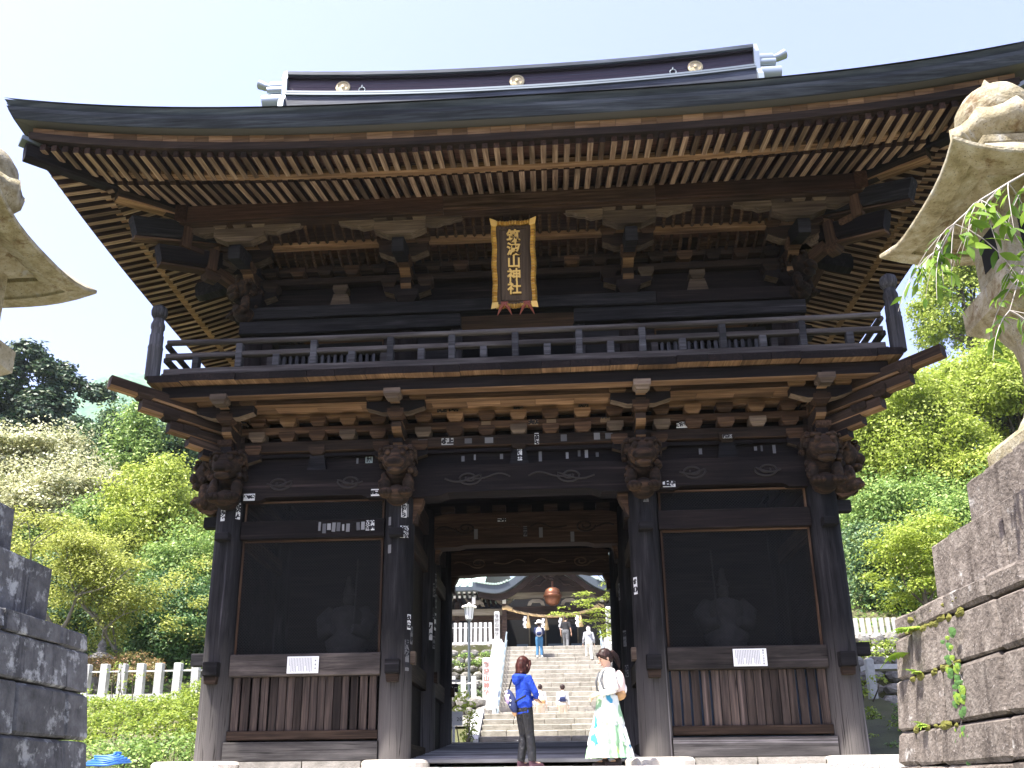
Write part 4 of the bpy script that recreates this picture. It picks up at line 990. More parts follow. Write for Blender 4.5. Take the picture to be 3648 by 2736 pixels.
# ---- stone picket fences
def fence(lab, x0, x1, y, z, h, sp, pw, dirx=1, group='stone picket fences', rail=True, y1=None):
    F = thing('stone_fence', lab, 'fence', ((x0+x1)/2, y, z), group=group)
    n = int(round(abs(x1-x0)/sp)); b = MB().box((0, 0, -.09), (abs(x1-x0)+pw, pw*1.5, .2)).build('footing', M_WGR, F)
    me = MB().rings([[(sx*pw/2, sy*pw/2, zz) for sx, sy in ((-1, -1), (1, -1), (1, 1), (-1, 1))] for zz in (.0, h*.985)] + [[(sx*pw/2.3, sy*pw/2.3, h) for sx, sy in ((-1, -1), (1, -1), (1, 1), (-1, 1))]]).mesh('picket', M_WGR)
    for i in range(n+1): o = put('picket', me, F, (-abs(x1-x0)/2+i*sp, 0, .01)); o.rotation_euler = (0, R(rnd.uniform(-1, 1)), R(rnd.uniform(-3, 3)))
    if rail: MB().tube([(-abs(x1-x0)/2, 0, h*.76), (abs(x1-x0)/2, 0, h*.76)], .022, 8).build('rail', M_WHITE, F)
    return F
fence('pale stone picket fence above the green hedge on the left', -16.5, -9.1, 10.6, 2.12, .86, .53, .20)
fence('pale stone picket fence beside the lamp at the top of the stairs', -4.6, -2.5, 27.1, 5.98, .92, .236, .15)
fence('pale stone picket fence behind the red-lettered stone pillar', -3.7, -2.12, 16.3, 2.2, .95, .36, .16)
fence('pale stone picket fence on the wall behind the gate on the right', 9.2, 12.6, 15, 4.15, .5, .2, .11, rail=False)
# ---- rough stone walls
M_ROCK = stone('rubble', [(.3, (.12, .11, .10)), (.5, (.23, .22, .20)), (.72, (.42, .41, .38))], 4, blot=(.6, (.5, .5, .47), 3), lo=.6, hi=1.25, bump=1.)
def rubble(lab, x0, x1, y, z0, z1, s, lean=.12, seed=1):
    r = random.Random(seed); Wl = thing('stone_wall', lab, 'stone wall', ((x0+x1)/2, y, z0), group='rough stone walls')
    MB().box((0, .5, (z1-z0)/2), (x1-x0, .6, z1-z0)).build('wall_core', M_SOIL, Wl)
    z = 0
    while z < z1-z0-.1:
        h = s*r.uniform(.55, .9); x = -(x1-x0)/2+r.uniform(-.2, 0)
        while x < (x1-x0)/2:
            w = s*r.uniform(.7, 1.5); n = 7
            rs = []
            for k, yy in ((1.0, .25), (1.0, .05), (.82, -.06), (.4, -.1)):
                rs.append([(w/2*.98*k*math.cos(t)*rr, yy+r.uniform(-.015, .015), h/2*.98*k*math.sin(t)*rr) for t, rr in [(2*math.pi*i/n+.3, r.uniform(.98, 1.22)) for i in range(n)]])
            fixn(MB().rings(rs).build('rubble_stone', M_ROCK, Wl, (x+w/2, lean*z, z+h/2))); x += w
        z += h
rubble('mossy rough stone wall below the upper picket fence by the lamp', -5.0, -2.35, 26.5, 3.1, 5.8, .5, seed=3)
rubble('rough stone wall under the lower picket fence left of the stairs', -4.2, -1.95, 13.6, .8, 2.05, .4, seed=4)
rubble('tall rough stone wall between the brown pedestal and the gate corner', 6.6, 10.0, 9.4, .7, 2.6, .5, seed=5)
rubble('rough stone wall under the small fence on the right', 8.6, 12.6, 14.4, 2.6, 4.05, .5, seed=6)
tag(MB().rings([[(sx*q, sy*q, z) for sx, sy in ((-1, -1), (1, -1), (1, 1), (-1, 1))] for q, z in ((.085, 0), (.085, .92), (.05, .95))]).build('stone_post', M_WGR, None, (8.0, 7.9, 1.5)), 'pale upright stone post by the gate corner on the right', 'post')
tag(MB().box((0, 0, .06), (1.4, .5, .12)).build('stone_bench', M_WGR, None, (8.8, 8.6, 2.25)), 'flat pale stone slab behind the upright stone post', 'stone slab')
# ---- lamp post by the stairs
M_LAMPM = plain('lamp_metal', (.10, .12, .13), .5, .4)
LP = thing('lamp_post', 'dark lamp post with a white lantern head left of the stairs', 'lamp', (-2.79, 20, 2.4))
MB().tube([(0, 0, 0), (0, 0, 3.35)], [.06, .05], 10).build('pole', M_LAMPM, LP)
m, nt_, bs = newmat('lamp_glass'); bs.inputs['Base Color'].default_value = (.75, .77, .76, 1); bs.inputs['Roughness'].default_value = .3
lg = MB().lathe([(.12, 3.38), (.14, 3.42), (.19, 3.84), (.19, 3.88)], n=12, smooth=False).build('lamp_glass', m, LP)
for k in range(8):
    a = 2*math.pi*k/8; MB().tube([(.145*math.cos(a), .145*math.sin(a), 3.4), (.195*math.cos(a), .195*math.sin(a), 3.86)], .008, 4).build('rib', M_LAMPM, lg)
MB().lathe([(.3, 3.86), (.29, 3.9), (.15, 3.96), (.05, 4.0), (.03, 4.05)], n=16).build('lamp_cap', M_WHITE, LP); MB().lathe([(.05, 3.3), (.11, 3.34), (.11, 3.39)], n=12).build('lamp_collar', M_LAMPM, LP)
# ---- small signs at the left edge of the passage
SG = thing('price_sign', 'small white sign board on a white post reading 20', 'sign', (-1.88, 7.0, .45))
MB().box((0, 0, .25), (.06, .05, .5)).build('post', M_WHITE, SG); MB().box((.03, -.04, .65), (.36, .02, .32)).build('board', M_WHITE, SG)
text_mesh(': 20', .12, M_INK, .001, False, spacing=.55).build('lettering', M_INK, SG, (.07, -.053, .63))
SG2 = thing('black_sign', 'small black sign with white characters above the white sign', 'sign', (-2.02, 7.3, .5))
MB().box((0, 0, .62), (.06, .06, 1.24)).build('post', M_INK, SG2); MB().box((.06, -.05, 1.33), (.3, .02, .2)).build('board', M_INK, SG2); MB().box((.02, -.05, 1.50), (.5, .06, .05)).build('cap_board', M_WHITE, SG2)
text_mesh('カー', .1, M_WHITE, .001, False, spacing=.95).build('lettering', M_WHITE, SG2, (.1, -.063, 1.33))
# ---- sign leaning right of the upper stairs: black characters on a pale board
VS = thing('text_board', 'tall pale board with black characters right of the stairs, behind the woman in the skirt', 'sign', (2.18, 12.4, 1.2))
MB().box((0, 0, 1.2), (.3, .06, 2.4)).build('board', M_WGR, VS); text_mesh('奉納板本', .22, M_INK, .001, True, spacing=1.4).build('lettering', M_INK, VS, (0, -.035, 1.6))
# ---- small garden lantern and blue hose on the left
SL = thing('garden_lantern', 'small weathered stone garden lantern among azaleas behind the left fence', 'lantern', (-13.4, 12.4, 2.3))
MB().lathe([(.3, 0), (.3, .12), (.14, .2), (.13, .6), (.28, .7), (.28, .8)], n=6, smooth=False).build('stem', M_ROCK, SL); MB().lathe([(.2, .8), (.2, 1.05)], n=6, smooth=False).build('firebox', M_ROCK, SL)
MB().lathe([(.2, 1.02), (.46, 1.08), (.44, 1.13), (.25, 1.25), (.12, 1.32)], n=6, smooth=False).build('roof', M_ROCK, SL); MB().lathe([(.1, 1.3), (.15, 1.4), (.1, 1.44), (.14, 1.5), (.1, 1.6), (.01, 1.72)], n=10).build('jewel', M_ROCK, SL)
HS = thing('coiled_hose', 'bright blue coiled plastic hose lying at the foot of the hedge', 'hose', (-5.95, -1.1, -.1))
r = random.Random(4); M_HOSE = plain('blue_plastic', (.04, .15, .45), .4)
for k in range(6):
    pts = [((.23-.02*k)*math.cos(a)*1.25+.05*math.sin(3*a+k), (.2-.02*k)*math.sin(a), .04+.025*k+.05*max(0, math.cos(a-.3))) for a in [2*math.pi*i/28 for i in range(29)]]
    MB().tube(pts, .016, 6).build('hose_loop', M_HOSE, HS)
tag(MB().box((0, 0, .12), (1.2, .12, .26)).build('edging_stone', M_ROCK, None, (-6.9, -1.3, -.14)), 'low grey edging stone beside the dark grey pedestal and blue hose', 'edging stone')

# ================================================================ WORSHIP HALL AT THE TOP OF THE STAIRS
HX = .47
Hh = thing('worship_hall', 'dark timber worship hall with a curved gable porch and green copper roof', 'shrine hall', (HX, 40, 5.7))
M_HALL = wood('hall_wood', [(.3, (.02, .014, .012)), (.5, (.04, .027, .022)), (.7, (.075, .052, .042))]); M_HALLL = wood('hall_beam', [(.3, (.13, .115, .09)), (.7, (.26, .23, .18))])
M_VERD = stone('verdigris_roof', [(.3, (.27, .36, .31)), (.7, (.40, .50, .44))], 2, bump=.2)
def hb(n, c, d, m): return MB().box((c[0], c[1]-40, c[2]-5.7), d).build(n, m, Hh)
hb('back_wall', (0, 41.5, 8.3), (22, .3, 5.2), M_BLACK)
hb('side_lintel', (0, 37.0, 9.05), (20, .3, .45), M_HALL)
for x in (-8.4, -5.6, -2.78, 2.78, 5.6, 8.4): hb('post', (x, 36.9 if abs(x) > 3 else 36, 7.8), (.26, .26, 4.2), M_HALL)
hb('porch_beam', (0, 36, 10.0), (6.2, .32, .33), M_HALLL); hb('lintel', (0, 36.1, 9.22), (5.6, .26, .3), M_HALL)
for s in (-1, 1):
    hb('lattice_door', (s*3.9, 38.5, 7.5), (2.0, .1, 3.2), M_HALL); hb('lintel', (s*6.4, 36.3, 9.15), (7.0, .24, .34), M_HALLL)
for x in (-1.5, -.5, .5, 1.5):
    hb('door_frame', (x, 40.6, 7.6), (.08, .08, 3), M_HALLL)
M_GLASS = plain('dark_glass', (.02, .025, .035), .08); 
for x in (-1, 0, 1): hb('door_glass', (x, 40.65, 7.6), (.9, .03, 3), M_GLASS)
hb('offering_box', (0, 37.5, 6.4), (2.0, .8, .8), M_HALL); hb('floor', (0, 38.5, 6.0), (10, 4, .5), M_HALL)
for x, w in ((-1.9, .7), (.2, 1.1), (1.5, .9)): hb('display_panel', (x, 39.5, 7.0), (w, .06, 1.5), plain('glass_panel%d' % int(x*10), (.10, .14, .2), .12))
# eaves of the main roof either side: rafter ends painted white
for s in (-1, 1):
    for k in range(14):
        x = s*(3.0+k*.3)
        for zz, yy in ((9.83, 36.3), (10.02, 35.9)):
            lf = .12*max(0, 1-(k/5.))
            r_ = hb('rafter', (x+(.12 if zz > 10.4 else 0), yy+1.5, zz+lf+.25), (.14, 3, .15), M_HALL); r_.rotation_euler = (0, 0, 0)
            MB().box((0, -1.515, 0), (.142, .012, .152)).build('white_tip', M_WHITE, r_, (x+(.12 if zz > 10.4 else 0), yy+1.5-40, zz+lf+.25-5.7))
    for k in range(3):                                       # bracket sets with pale ends
        x = s*(2.78+k*1.75)
        hb('bracket_block', (x, 36.15, 9.58), (.3, .3, .3), M_HALL)
        MB().prism([(-.55, .18), (-.45, .24), (-.38, .1), (-.15, -.02), (.15, -.02), (.38, .1), (.45, .24), (.55, .18), (.4, -.08), (.2, -.2), (-.2, -.2), (-.4, -.08)], 'y', -.1, .1).build('bracket_arm', M_HALLL, Hh, (x, 36-40, 9.72-5.7))
        MB().box((x, 35.8-40, 9.75-5.7), (.2, .12, .42)).build('white_nose', M_WHITE, Hh)
def frog(x):
    MB().prism([(-.5, 0), (-.42, .22), (-.2, .36), (.2, .36), (.42, .22), (.5, 0), (.3, .02), (.22, .16), (-.22, .16), (-.3, .02)], 'y', -.08, .08).build('frog_strut', M_HALLL, Hh, (x, 35.85-40, 9.40-5.7))
for x in (-4.4, -.95, .95, 4.4): frog(x)
# curved gable (karahafu): bargeboards, thick roof edge and roof skin
def kara(t): a = abs(t); return 1.0*(math.cos(min(1, a/.72)*math.pi)*.5+.5)+(.14*max(0, (a-.72)/.28)**1.5)
def kar_band(name, y0, y1, z0, z1, m, hw=4.4):
    rows = []
    for i in range(49):
        t = -1+2*i/48; x = t*hw; z = 9.95+kara(t)*1.62
        rows.append([(x, y0-40, z+z0-5.7), (x, y1-40, z+z0-5.7), (x, y1-40, z+z1-5.7), (x, y0-40, z+z1-5.7)])
    fixn(MB().rings(rows).build(name, m, Hh))
kar_band('bargeboard', 34.75, 34.9, -.42, -.05, M_HALL, 4.2); kar_band('roof_edge', 34.5, 35.0, -.06, .38, plain('hall_roof_edge', (.06, .075, .09), .5), 4.5); kar_band('roof_skin', 34.55, 40, .38, .46, M_VERD, 4.5)
hb('gable_base', (0, 35.95, 10.2), (7.2, .1, .5), M_HALL)
rows = []                                                # dark boards filling the gable
for i in range(25):
    x = -3.3+6.6*i/24; z = 9.95+kara(x/4.4)*1.62-.35; rows.append([(x, -4.6, 10.1-5.7), (x, -4.6, max(10.12, z)-5.7)])
MB().grid(rows).build('gable_board', M_HALL, Hh)
for s in (-1, 1):
    MB().tube([(s*(.35+.9*i/12), -4.75, 10.35-5.7+.4*math.exp(-i/5.)+.05*math.sin(i)) for i in range(13)], [.09-.005*i for i in range(13)], 6).build('carved_wing', M_HALLL if False else M_HALL, Hh)
b = MB()
for k in range(14):
    a = rnd.uniform(0, 6.3); b.lathe([(.001, -.09), (.08, -.05), (.1, 0), (.08, .05), (.001, .09)], (.45*math.cos(a), -5.05, 10.98-5.7+.25*math.sin(a)), 6)
b.lathe([(.001, -.2), (.2, -.1), (.24, 0), (.2, .12), (.001, .2)], (0, -5.1, 11.0-5.7), 10); b.build('carved_boss', M_HALL, Hh)
# main roof: sloping verdigris skin with standing seams
for s in (-1, 1):
    xa, xb = (s*4.0, s*11.5)
    rows = [[(xa+(xb-xa)*i/8, -4.6+8*j/6, 10.5-5.7+.1*(i/8)**2+4.2*(j/6)**1.2) for j in range(7)] for i in range(9)]
    MB().grid(rows, True).build('main_roof', M_VERD, Hh)
    MB().box(((xa+xb)/2, -4.5, 10.37-5.7), (abs(xb-xa), .3, .24)).build('roof_edge', MATS['hall_roof_edge'], Hh)
    for k in range(18):
        x = xa+(xb-xa)*k/17.; MB().tube([(x, -4.6+8*j/6, 10.53-5.7+.1*(k/17)**2+4.2*(j/6)**1.2) for j in range(7)], .05, 5).build('roof_seam', M_VERD, Hh)
for k in range(12):                                       # verdigris tiles on the near shoulder of the curved gable
    t = -.95+.035*k; x = t*4.5; z = 9.95+kara(t)*1.62+.45
    for s in (1, -1): MB().box((s*x, -5.3, z-5.7), (.14, .55, .10)).build('roof_tile', M_VERD, Hh)
BL = thing('copper_bell', 'great round copper suzu bell hanging under the curved gable', 'bell', (HX, 35.0, 9.2))
M_BELL = stone('bell_copper', [(.3, (.10, .038, .02)), (.7, (.19, .08, .042))], 3, bump=.15, rough=.38); MATS['bell_copper'].node_tree.nodes['Principled BSDF'].inputs['Metallic'].default_value = .55
MB().lathe([(.02, 0), (.18, .03), (.36, .14), (.45, .32), (.47, .5)], n=28).build('lower_bowl', M_BELL, BL); MB().lathe([(.47, .6), (.46, .74), (.38, .92), (.22, 1.02), (.05, 1.06)], n=28).build('upper_bowl', M_BELL, BL)
MB().lathe([(.47, .49), (.53, .52), (.53, .58), (.47, .61)], n=28).build('rim', M_BELL, BL); MB().tube([(0, 0, 1.05), (0, 0, 1.4)], .05, 8).build('hanger', M_BELL, BL)
RP = thing('sacred_rope', 'thick straw rope slung between the porch posts with paper streamers', 'rope', (HX, 35.4, 8.6))
M_STRAW = wood('straw', [(.3, (.36, .25, .12)), (.7, (.6, .46, .26))], fine=30)
def ropez(x): return .08+.52*(abs(x)/2.75)**1.9
for ph in (0, 2.1, 4.2):
    MB().tube([(x, .035*math.cos(x*14+ph), ropez(x)+.035*math.sin(x*14+ph)) for x in [-2.85+5.7*i/90 for i in range(91)]], .05, 6).build('strand', M_STRAW, RP)
for s in (-1, 1): MB().tube([(s*2.85, -.1, .55), (s*2.6, -.18, .62), (s*2.3, -.16, .5)], [.09, .12, .08], 8).build('rope_end', M_STRAW, RP)
for x in (-1.45, -.43, .55, 1.5):
    t = ropez(x)-.05
    MB().lathe([(.03, t), (.05, t-.15), (.15, t-.72), (.13, t-.74)], (x+.04, -.05, 0), 10).build('straw_tassel', M_STRAW, RP)
    b = MB()
    for k in range(5):
        xx = x-.12-.05*(k % 2); zz = t-.08-k*.13
        b.add([(xx-.08, -.1-.01*k, zz), (xx+.08, -.12, zz-.04), (xx+.06, -.13, zz-.19), (xx-.1, -.1-.012*k, zz-.14)], [(0, 1, 2, 3)])
    b.build('paper_streamer', M_WHITE, RP)
# ================================================================ VEGETATION
def leaf_mesh(name, P, Nrm, size, mat, rng, asp=.55, droop=None, fold=.0):
    n = len(P); T = rng.normal(size=(n, 3))
    if droop is not None: T = T*.35+np.array(droop)
    T -= (T*Nrm).sum(1, keepdims=True)*Nrm; T /= np.linalg.norm(T, axis=1, keepdims=True)+1e-9
    B = np.cross(Nrm, T); s = (size*rng.uniform(.6, 1.35, n))[:, None]
    V = np.empty((n, 4, 3)); V[:, 0] = P-T*s*.5; V[:, 1] = P+B*s*asp*.5+T*s*.05; V[:, 2] = P+T*s*.5; V[:, 3] = P-B*s*asp*.5+T*s*.05
    V[:, 1] += Nrm*s*fold; V[:, 3] += Nrm*s*fold
    m = bpy.data.meshes.new(name); m.vertices.add(4*n); m.vertices.foreach_set('co', V.ravel().astype(np.float32))
    m.loops.add(4*n); m.loops.foreach_set('vertex_index', np.arange(4*n, dtype=np.int32))
    m.polygons.add(n); m.polygons.foreach_set('loop_start', np.arange(0, 4*n, 4, dtype=np.int32)); m.polygons.foreach_set('loop_total', np.full(n, 4, np.int32))
    m.update(calc_edges=True); m.materials.append(mat); return m
def blob_points(rng, blobs, dens, flat=.0, low=-.35, inner=.72):
    P = []; Q = []
    for c, r in blobs:
        r = np.array(r); n = max(6, int(dens*(r[0]*r[1]+r[0]*r[2]+r[1]*r[2])))
        d = rng.normal(size=(n, 3)); d /= np.linalg.norm(d, axis=1, keepdims=True)
        k = d[:, 2] < low; d[k, 2] *= -1
        lump = 1+.13*np.sin(d[:, 0]*7+c[0]*3)*np.sin(d[:, 1]*7+c[1]*5)*1.3+.1*np.sin(d[:, 2]*9+c[2])
        rad = rng.uniform(inner, 1.06, n)**.8*lump
        P.append(np.array(c)+d*r*rad[:, None]); q = d*.8+rng.normal(size=(n, 3))*.55; q[:, 2] += .35+flat; Q.append(q/np.linalg.norm(q, axis=1, keepdims=True))
    return np.concatenate(P), np.concatenate(Q)
M_BARK = wood('bark', [(.3, (.05, .04, .03)), (.5, (.10, .085, .065)), (.7, (.18, .16, .13))], 'z', fine=9, bump=.8)
M_BARKP = wood('pale_bark', [(.3, (.13, .12, .10)), (.5, (.23, .215, .185)), (.7, (.36, .34, .30))], 'z', fine=8, bump=.8)
LF = {
 'conifer': leafmat('conifer_leaf', (.022, .052, .026), (.055, .10, .05), (.12, .15, .06), .2),
 'dark': leafmat('dark_leaf', (0.041, 0.094, 0.041), (0.094, 0.169, 0.056), (0.206, 0.281, 0.094), .2),
 'mid': leafmat('mid_leaf', (0.097, 0.184, 0.043), (0.216, 0.335, 0.076), (0.410, 0.518, 0.151), .35),
 'yellow': leafmat('yellow_green_leaf', (0.195, 0.269, 0.033), (0.374, 0.448, 0.073), (0.552, 0.601, 0.146), .4),
 'maple': leafmat('maple_leaf', (0.201, 0.238, 0.036), (0.365, 0.410, 0.082), (0.547, 0.566, 0.182), .4),
 'bright': leafmat('bright_leaf', (.20, .28, .025), (.34, .42, .06), (.46, .52, .14), .45),
 'bloom': leafmat('blossom', (0.156, 0.193, 0.060), (0.531, 0.519, 0.290), (0.720, 0.720, 0.507), .3),
 'weep': leafmat('weeping_leaf', (.035, .095, .03), (.085, .18, .05), (.19, .28, .10), .3),
 'hedge': leafmat('hedge_leaf', (0.095, 0.155, 0.020), (0.243, 0.324, 0.041), (0.405, 0.486, 0.095), .4),
 'azalea': leafmat('azalea_leaf', (0.108, 0.096, 0.030), (0.240, 0.204, 0.060), (0.456, 0.240, 0.144), .3),
}
def tree(name, lab, base, crown, rad, mat, leaf, dens, seed, nb=26, bsz=.34, group=None, trunk=.25, bark=None, flat=0., limbs=9, cone=0.):
    """base: foot of the trunk; crown: centre of the crown; rad: its half sizes"""
    rng = np.random.default_rng(seed); r = random.Random(seed)
    T = thing(name, lab, 'tree', base, 0, group); bs = Vector(base); c0 = Vector(crown)-bs
    blobs = []
    for i in range(nb):
        d = rng.normal(size=3); d /= np.linalg.norm(d); q = r.uniform(.35, .95)
        p = np.array([c0.x, c0.y, c0.z])+d*np.array(rad)*q
        k = 1.
        if cone: k = max(.25, 1-cone*((p[2]-c0.z)/rad[2]*.5+.5)); p[0] = c0.x+(p[0]-c0.x)*k; p[1] = c0.y+(p[1]-c0.y)*k
        s = bsz*r.uniform(.65, 1.25)*max(.6, k**.5)
        s *= r.choice((.6, .85, 1, 1.25)); blobs.append((p, (rad[0]*s, rad[1]*s, rad[2]*s*(.85 if not flat else .5))))
    P, Q = blob_points(rng, blobs, dens, flat, -.6, .45)
    if not cone:                                          # loose sprays between the clumps
        m = int(len(P)*.2); d = rng.normal(size=(m, 3)); d /= np.linalg.norm(d, axis=1, keepdims=True); d[:, 2] = np.where(d[:, 2] < -.5, -d[:, 2], d[:, 2])
        L2 = np.array([c0.x, c0.y, c0.z])+d*np.array(rad)*(rng.uniform(.55, 1.1, m)*(1+.12*np.sin(d[:, 0]*6+seed)+.1*np.sin(d[:, 2]*8+d[:, 1]*5)))[:, None]
        q2 = d+rng.normal(size=(m, 3))*.7; q2[:, 2] += .3; P = np.concatenate([P, L2]); Q = np.concatenate([Q, q2/np.linalg.norm(q2, axis=1, keepdims=True)])
    put('crown', leaf_mesh('crown', P, Q, leaf, mat, rng), T)
    b = MB(); top = c0+Vector((0, 0, rad[2]*.35)); n = 8
    pts = [Vector((0, 0, -.3)).lerp(top, i/n)+Vector((r.uniform(-.1, .1), r.uniform(-.1, .1), 0))*(rad[0]*.25 if 0 < i < n else 0) for i in range(n+1)]
    b.tube(pts, [trunk*(1-.8*i/n) for i in range(n+1)], 8)
    for i in range(min(limbs, nb)):
        p = Vector(blobs[i][0]); k = r.randint(3, n-1); s = pts[k]
        m = s.lerp(p, .5)+Vector((r.uniform(-.2, .2), r.uniform(-.2, .2), -.12*rad[2]*r.random()))
        b.tube([s, s.lerp(m, .6)+Vector((0, 0, -.05)), m, m.lerp(p, .5)+Vector((0, 0, .08)), p], [trunk*.42*(1-k/n*.5), trunk*.3, trunk*.2, trunk*.12, .015], 6)
    b.build('trunk', bark or M_BARK, T); return T
gz = ground_z
def t_at(name, lab, x, y, zc, rad, mat, leaf, dens, seed, **k):
    return tree(name, lab, (x, y, gz(x, y)), (x, y, zc), rad, LF[mat], leaf, dens, seed, **k)
# ---- left hillside
t_at('conifer_tree', 'tall dark green conifer rising above the cream blossom on the far left', -31.2, 34, 19.2, (6.0, 4.5, 8.6), 'conifer', .30, 330, 11, nb=80, bsz=.24, cone=.6, trunk=.4, flat=.4, limbs=16)
t_at('conifer_tree', 'dark green conifer with drooping boughs between the tallest conifer and the gate', -27.0, 35, 18.4, (4.4, 3.6, 5.4), 'conifer', .28, 330, 12, nb=56, bsz=.27, cone=.4, trunk=.35, flat=.4, limbs=14)
t_at('conifer_tree', 'dark green conifer at the left edge behind the grey pedestal', -36, 33, 19.0, (4.2, 4, 5.0), 'conifer', .3, 230, 13, nb=34, bsz=.33, cone=.45, trunk=.35, flat=.4)
t_at('broadleaf_tree', 'round mid green broadleaf tree against the sky left of the gate corner', -23.4, 31, 16.6, (2.7, 2.7, 3.6), 'dark', .2, 420, 14, nb=34, bsz=.36, trunk=.25)
t_at('broadleaf_tree', 'dense darker green tree close behind the left lion carving', -19.3, 31, 15.9, (2.9, 2.7, 3.2), 'dark', .2, 400, 15, nb=34, bsz=.36, trunk=.25)
t_at('broadleaf_tree', 'light green sprouting tree top just left of the balcony beam end', -21.5, 28.5, 16.2, (1.9, 1.9, 2.6), 'mid', .18, 450, 16, nb=24, bsz=.4, trunk=.2)
t_at('blossom_tree', 'broad tree covered in cream blossom on the far left, upper of the two', -26.6, 27, 15.3, (4.2, 3, 2.3), 'bloom', .17, 420, 17, nb=44, bsz=.30, trunk=.3, flat=.5)
t_at('blossom_tree', 'broad cream blossom tree low above the grey pedestal, in front of the upper one', -22.2, 23, 11.6, (4.0, 2.6, 2.7), 'bloom', .16, 440, 18, nb=50, bsz=.29, trunk=.3, flat=.5)
t_at('green_tree', 'yellow-green tree filling the gap beside the left gate post', -16.2, 21, 10.2, (2.6, 2.3, 2.7), 'yellow', .14, 560, 19, nb=40, bsz=.33, trunk=.2)
t_at('green_tree', 'yellow-green tree behind the branching maple, left of the middle', -19.5, 22, 9.2, (2.8, 2.2, 2.4), 'mid', .14, 520, 20, nb=36, bsz=.34, trunk=.2)
t_at('green_tree', 'leafy mid green tree low behind the gate post on the left', -13.6, 19, 7.2, (2.2, 2, 2.4), 'mid', .13, 560, 21, nb=32, bsz=.36, trunk=.18)
t_at('green_tree', 'shaded green tree behind the small stone lantern', -17.6, 18.5, 6.4, (2.8, 2, 2.2), 'dark', .14, 500, 22, nb=32, bsz=.36, trunk=.18)
t_at('weeping_tree', 'blue-green weeping tree with hanging foliage behind the left picket fence', -12.6, 15.5, 4.9, (1.9, 1.5, 1.7), 'weep', .12, 900, 23, nb=26, bsz=.42, trunk=.15)
# branching maple with grey limbs
MT = thing('branching_maple', 'old pale-barked maple with forked bare limbs and flat yellow-green sprays', 'tree', (-13.9, 13, gz(-13.9, 13)))
r = random.Random(31); rng = np.random.default_rng(31); b = MB(); blobs = []; tips = []
def limb(p, d, L, rad, lev):
    pts = [p]; n = 5
    for i in range(n):
        d = (d+Vector((r.uniform(-.32, .32), r.uniform(-.3, .3), r.uniform(-.10, .22)))).normalized(); p = p+d*L/n; pts.append(p)
    b.tube(pts, [rad*(1-.5*i/n) for i in range(n+1)], 7)
    if lev == 0 or rad < .02: tips.append(p); return
    for k in range(2 if lev > 1 else 3):
        a = r.uniform(0, 6.3); limb(p, (d*.7+Vector((math.cos(a), .7*math.sin(a), r.uniform(-.15, .5)))*.8).normalized(), L*r.uniform(.62, .85), rad*.52, lev-1)
    tips.append(pts[3]+Vector((0, 0, .3)))
for d, L, ra in (((-.25, 0, 1), 2.2, .15), ((.35, -.1, 1), 2.1, .14), ((.85, -.1, .55), 1.5, .09)): limb(Vector((0, 0, -.1)), Vector(d).normalized(), L, ra, 3)
b.build('trunk', M_BARKP, MT)
for p in tips:
    s = r.uniform(.45, .85); blobs.append((np.array(p)+np.array([0, 0, .1]), (s*1.15, s, s*.38)))
for k in range(24):
    blobs.append((np.array([r.uniform(-3.0, 3.3), r.uniform(-.6, 1.6), r.uniform(1.6, 5.2)]), (r.uniform(.4, .9), .6, r.uniform(.2, .5))))
P, Q = blob_points(rng, blobs, 420, .7, -.6, .3); P += rng.normal(size=P.shape)*.09; put('crown', leaf_mesh('crown', P, Q, .10, LF['maple'], rng), MT)
# ---- hedge and small bushes on the left
def bush(name, lab, base, blobs, mat, leaf, dens, seed, cat='bush', stems=8, group=None, flat=.3):
    rng = np.random.default_rng(seed); r = random.Random(seed); B = thing(name, lab, cat, base, 0, group)
    P, Q = blob_points(rng, blobs, dens, flat); put('foliage', leaf_mesh('foliage', P, Q, leaf, LF[mat], rng), B)
    b = MB()
    for k in range(stems):
        c, q = blobs[k % len(blobs)]; p = Vector(c); b.tube([(p.x*.7, p.y*.7, -.1), (p.x*.85+r.uniform(-.1, .1), p.y*.8, p.z*.5), (p.x+r.uniform(-.2, .2), p.y, p.z+q[2]*.5)], [.02, .015, .006], 5)
    b.build('stems', M_BARK, B); return B
r = random.Random(8); bl = []
for k in range(90):
    y = r.uniform(0, 6.2); x = r.uniform(-3.0, 2.6)+(-.28*(y-1)); z = gz(-8.2+x, 3+y)-gz(-8.2, 3)+r.uniform(.1, .42)
    s = r.uniform(.32, .6); bl.append(((x, y, z), (s, s*.8, s*.55)))
bush('hedge', 'sprawling bright green hedge on the bank below the left picket fence', (-8.2, 3, gz(-8.2, 3)), bl, 'hedge', .075, 620, 41, 'hedge', 30)
bl = [((r.uniform(-1.9, 1.9), r.uniform(-.6, 1.2), r.uniform(0, .35)), (r.uniform(.3, .5), .35, .3)) for k in range(24)]
bush('shade_bush', 'dark low bush at the foot of the hedge beside the blue hose', (-6.9, .6, -.1), bl, 'mid', .07, 600, 42, stems=10)
bl = [((r.uniform(-1.8, 1.8), r.uniform(-.4, .4), r.uniform(.3, .9)), (r.uniform(.3, .55), .4, .32)) for k in range(24)]
bush('azalea', 'reddish-green azalea bushes in front of the small garden lantern', (-13.0, 11.6, 2.3), bl, 'azalea', .06, 800, 43)
bl = [((.1*math.sin(k*2.2)+.25*(k % 4)-.4, 0, .3+.16*k), (.22, .2, .1)) for k in range(6)]
bush('sapling', 'thin sapling with sparse leaves growing before the left picket fence', (-11.3, 9.9, 1.75), bl, 'hedge', .07, 260, 44, 'sapling', 6)
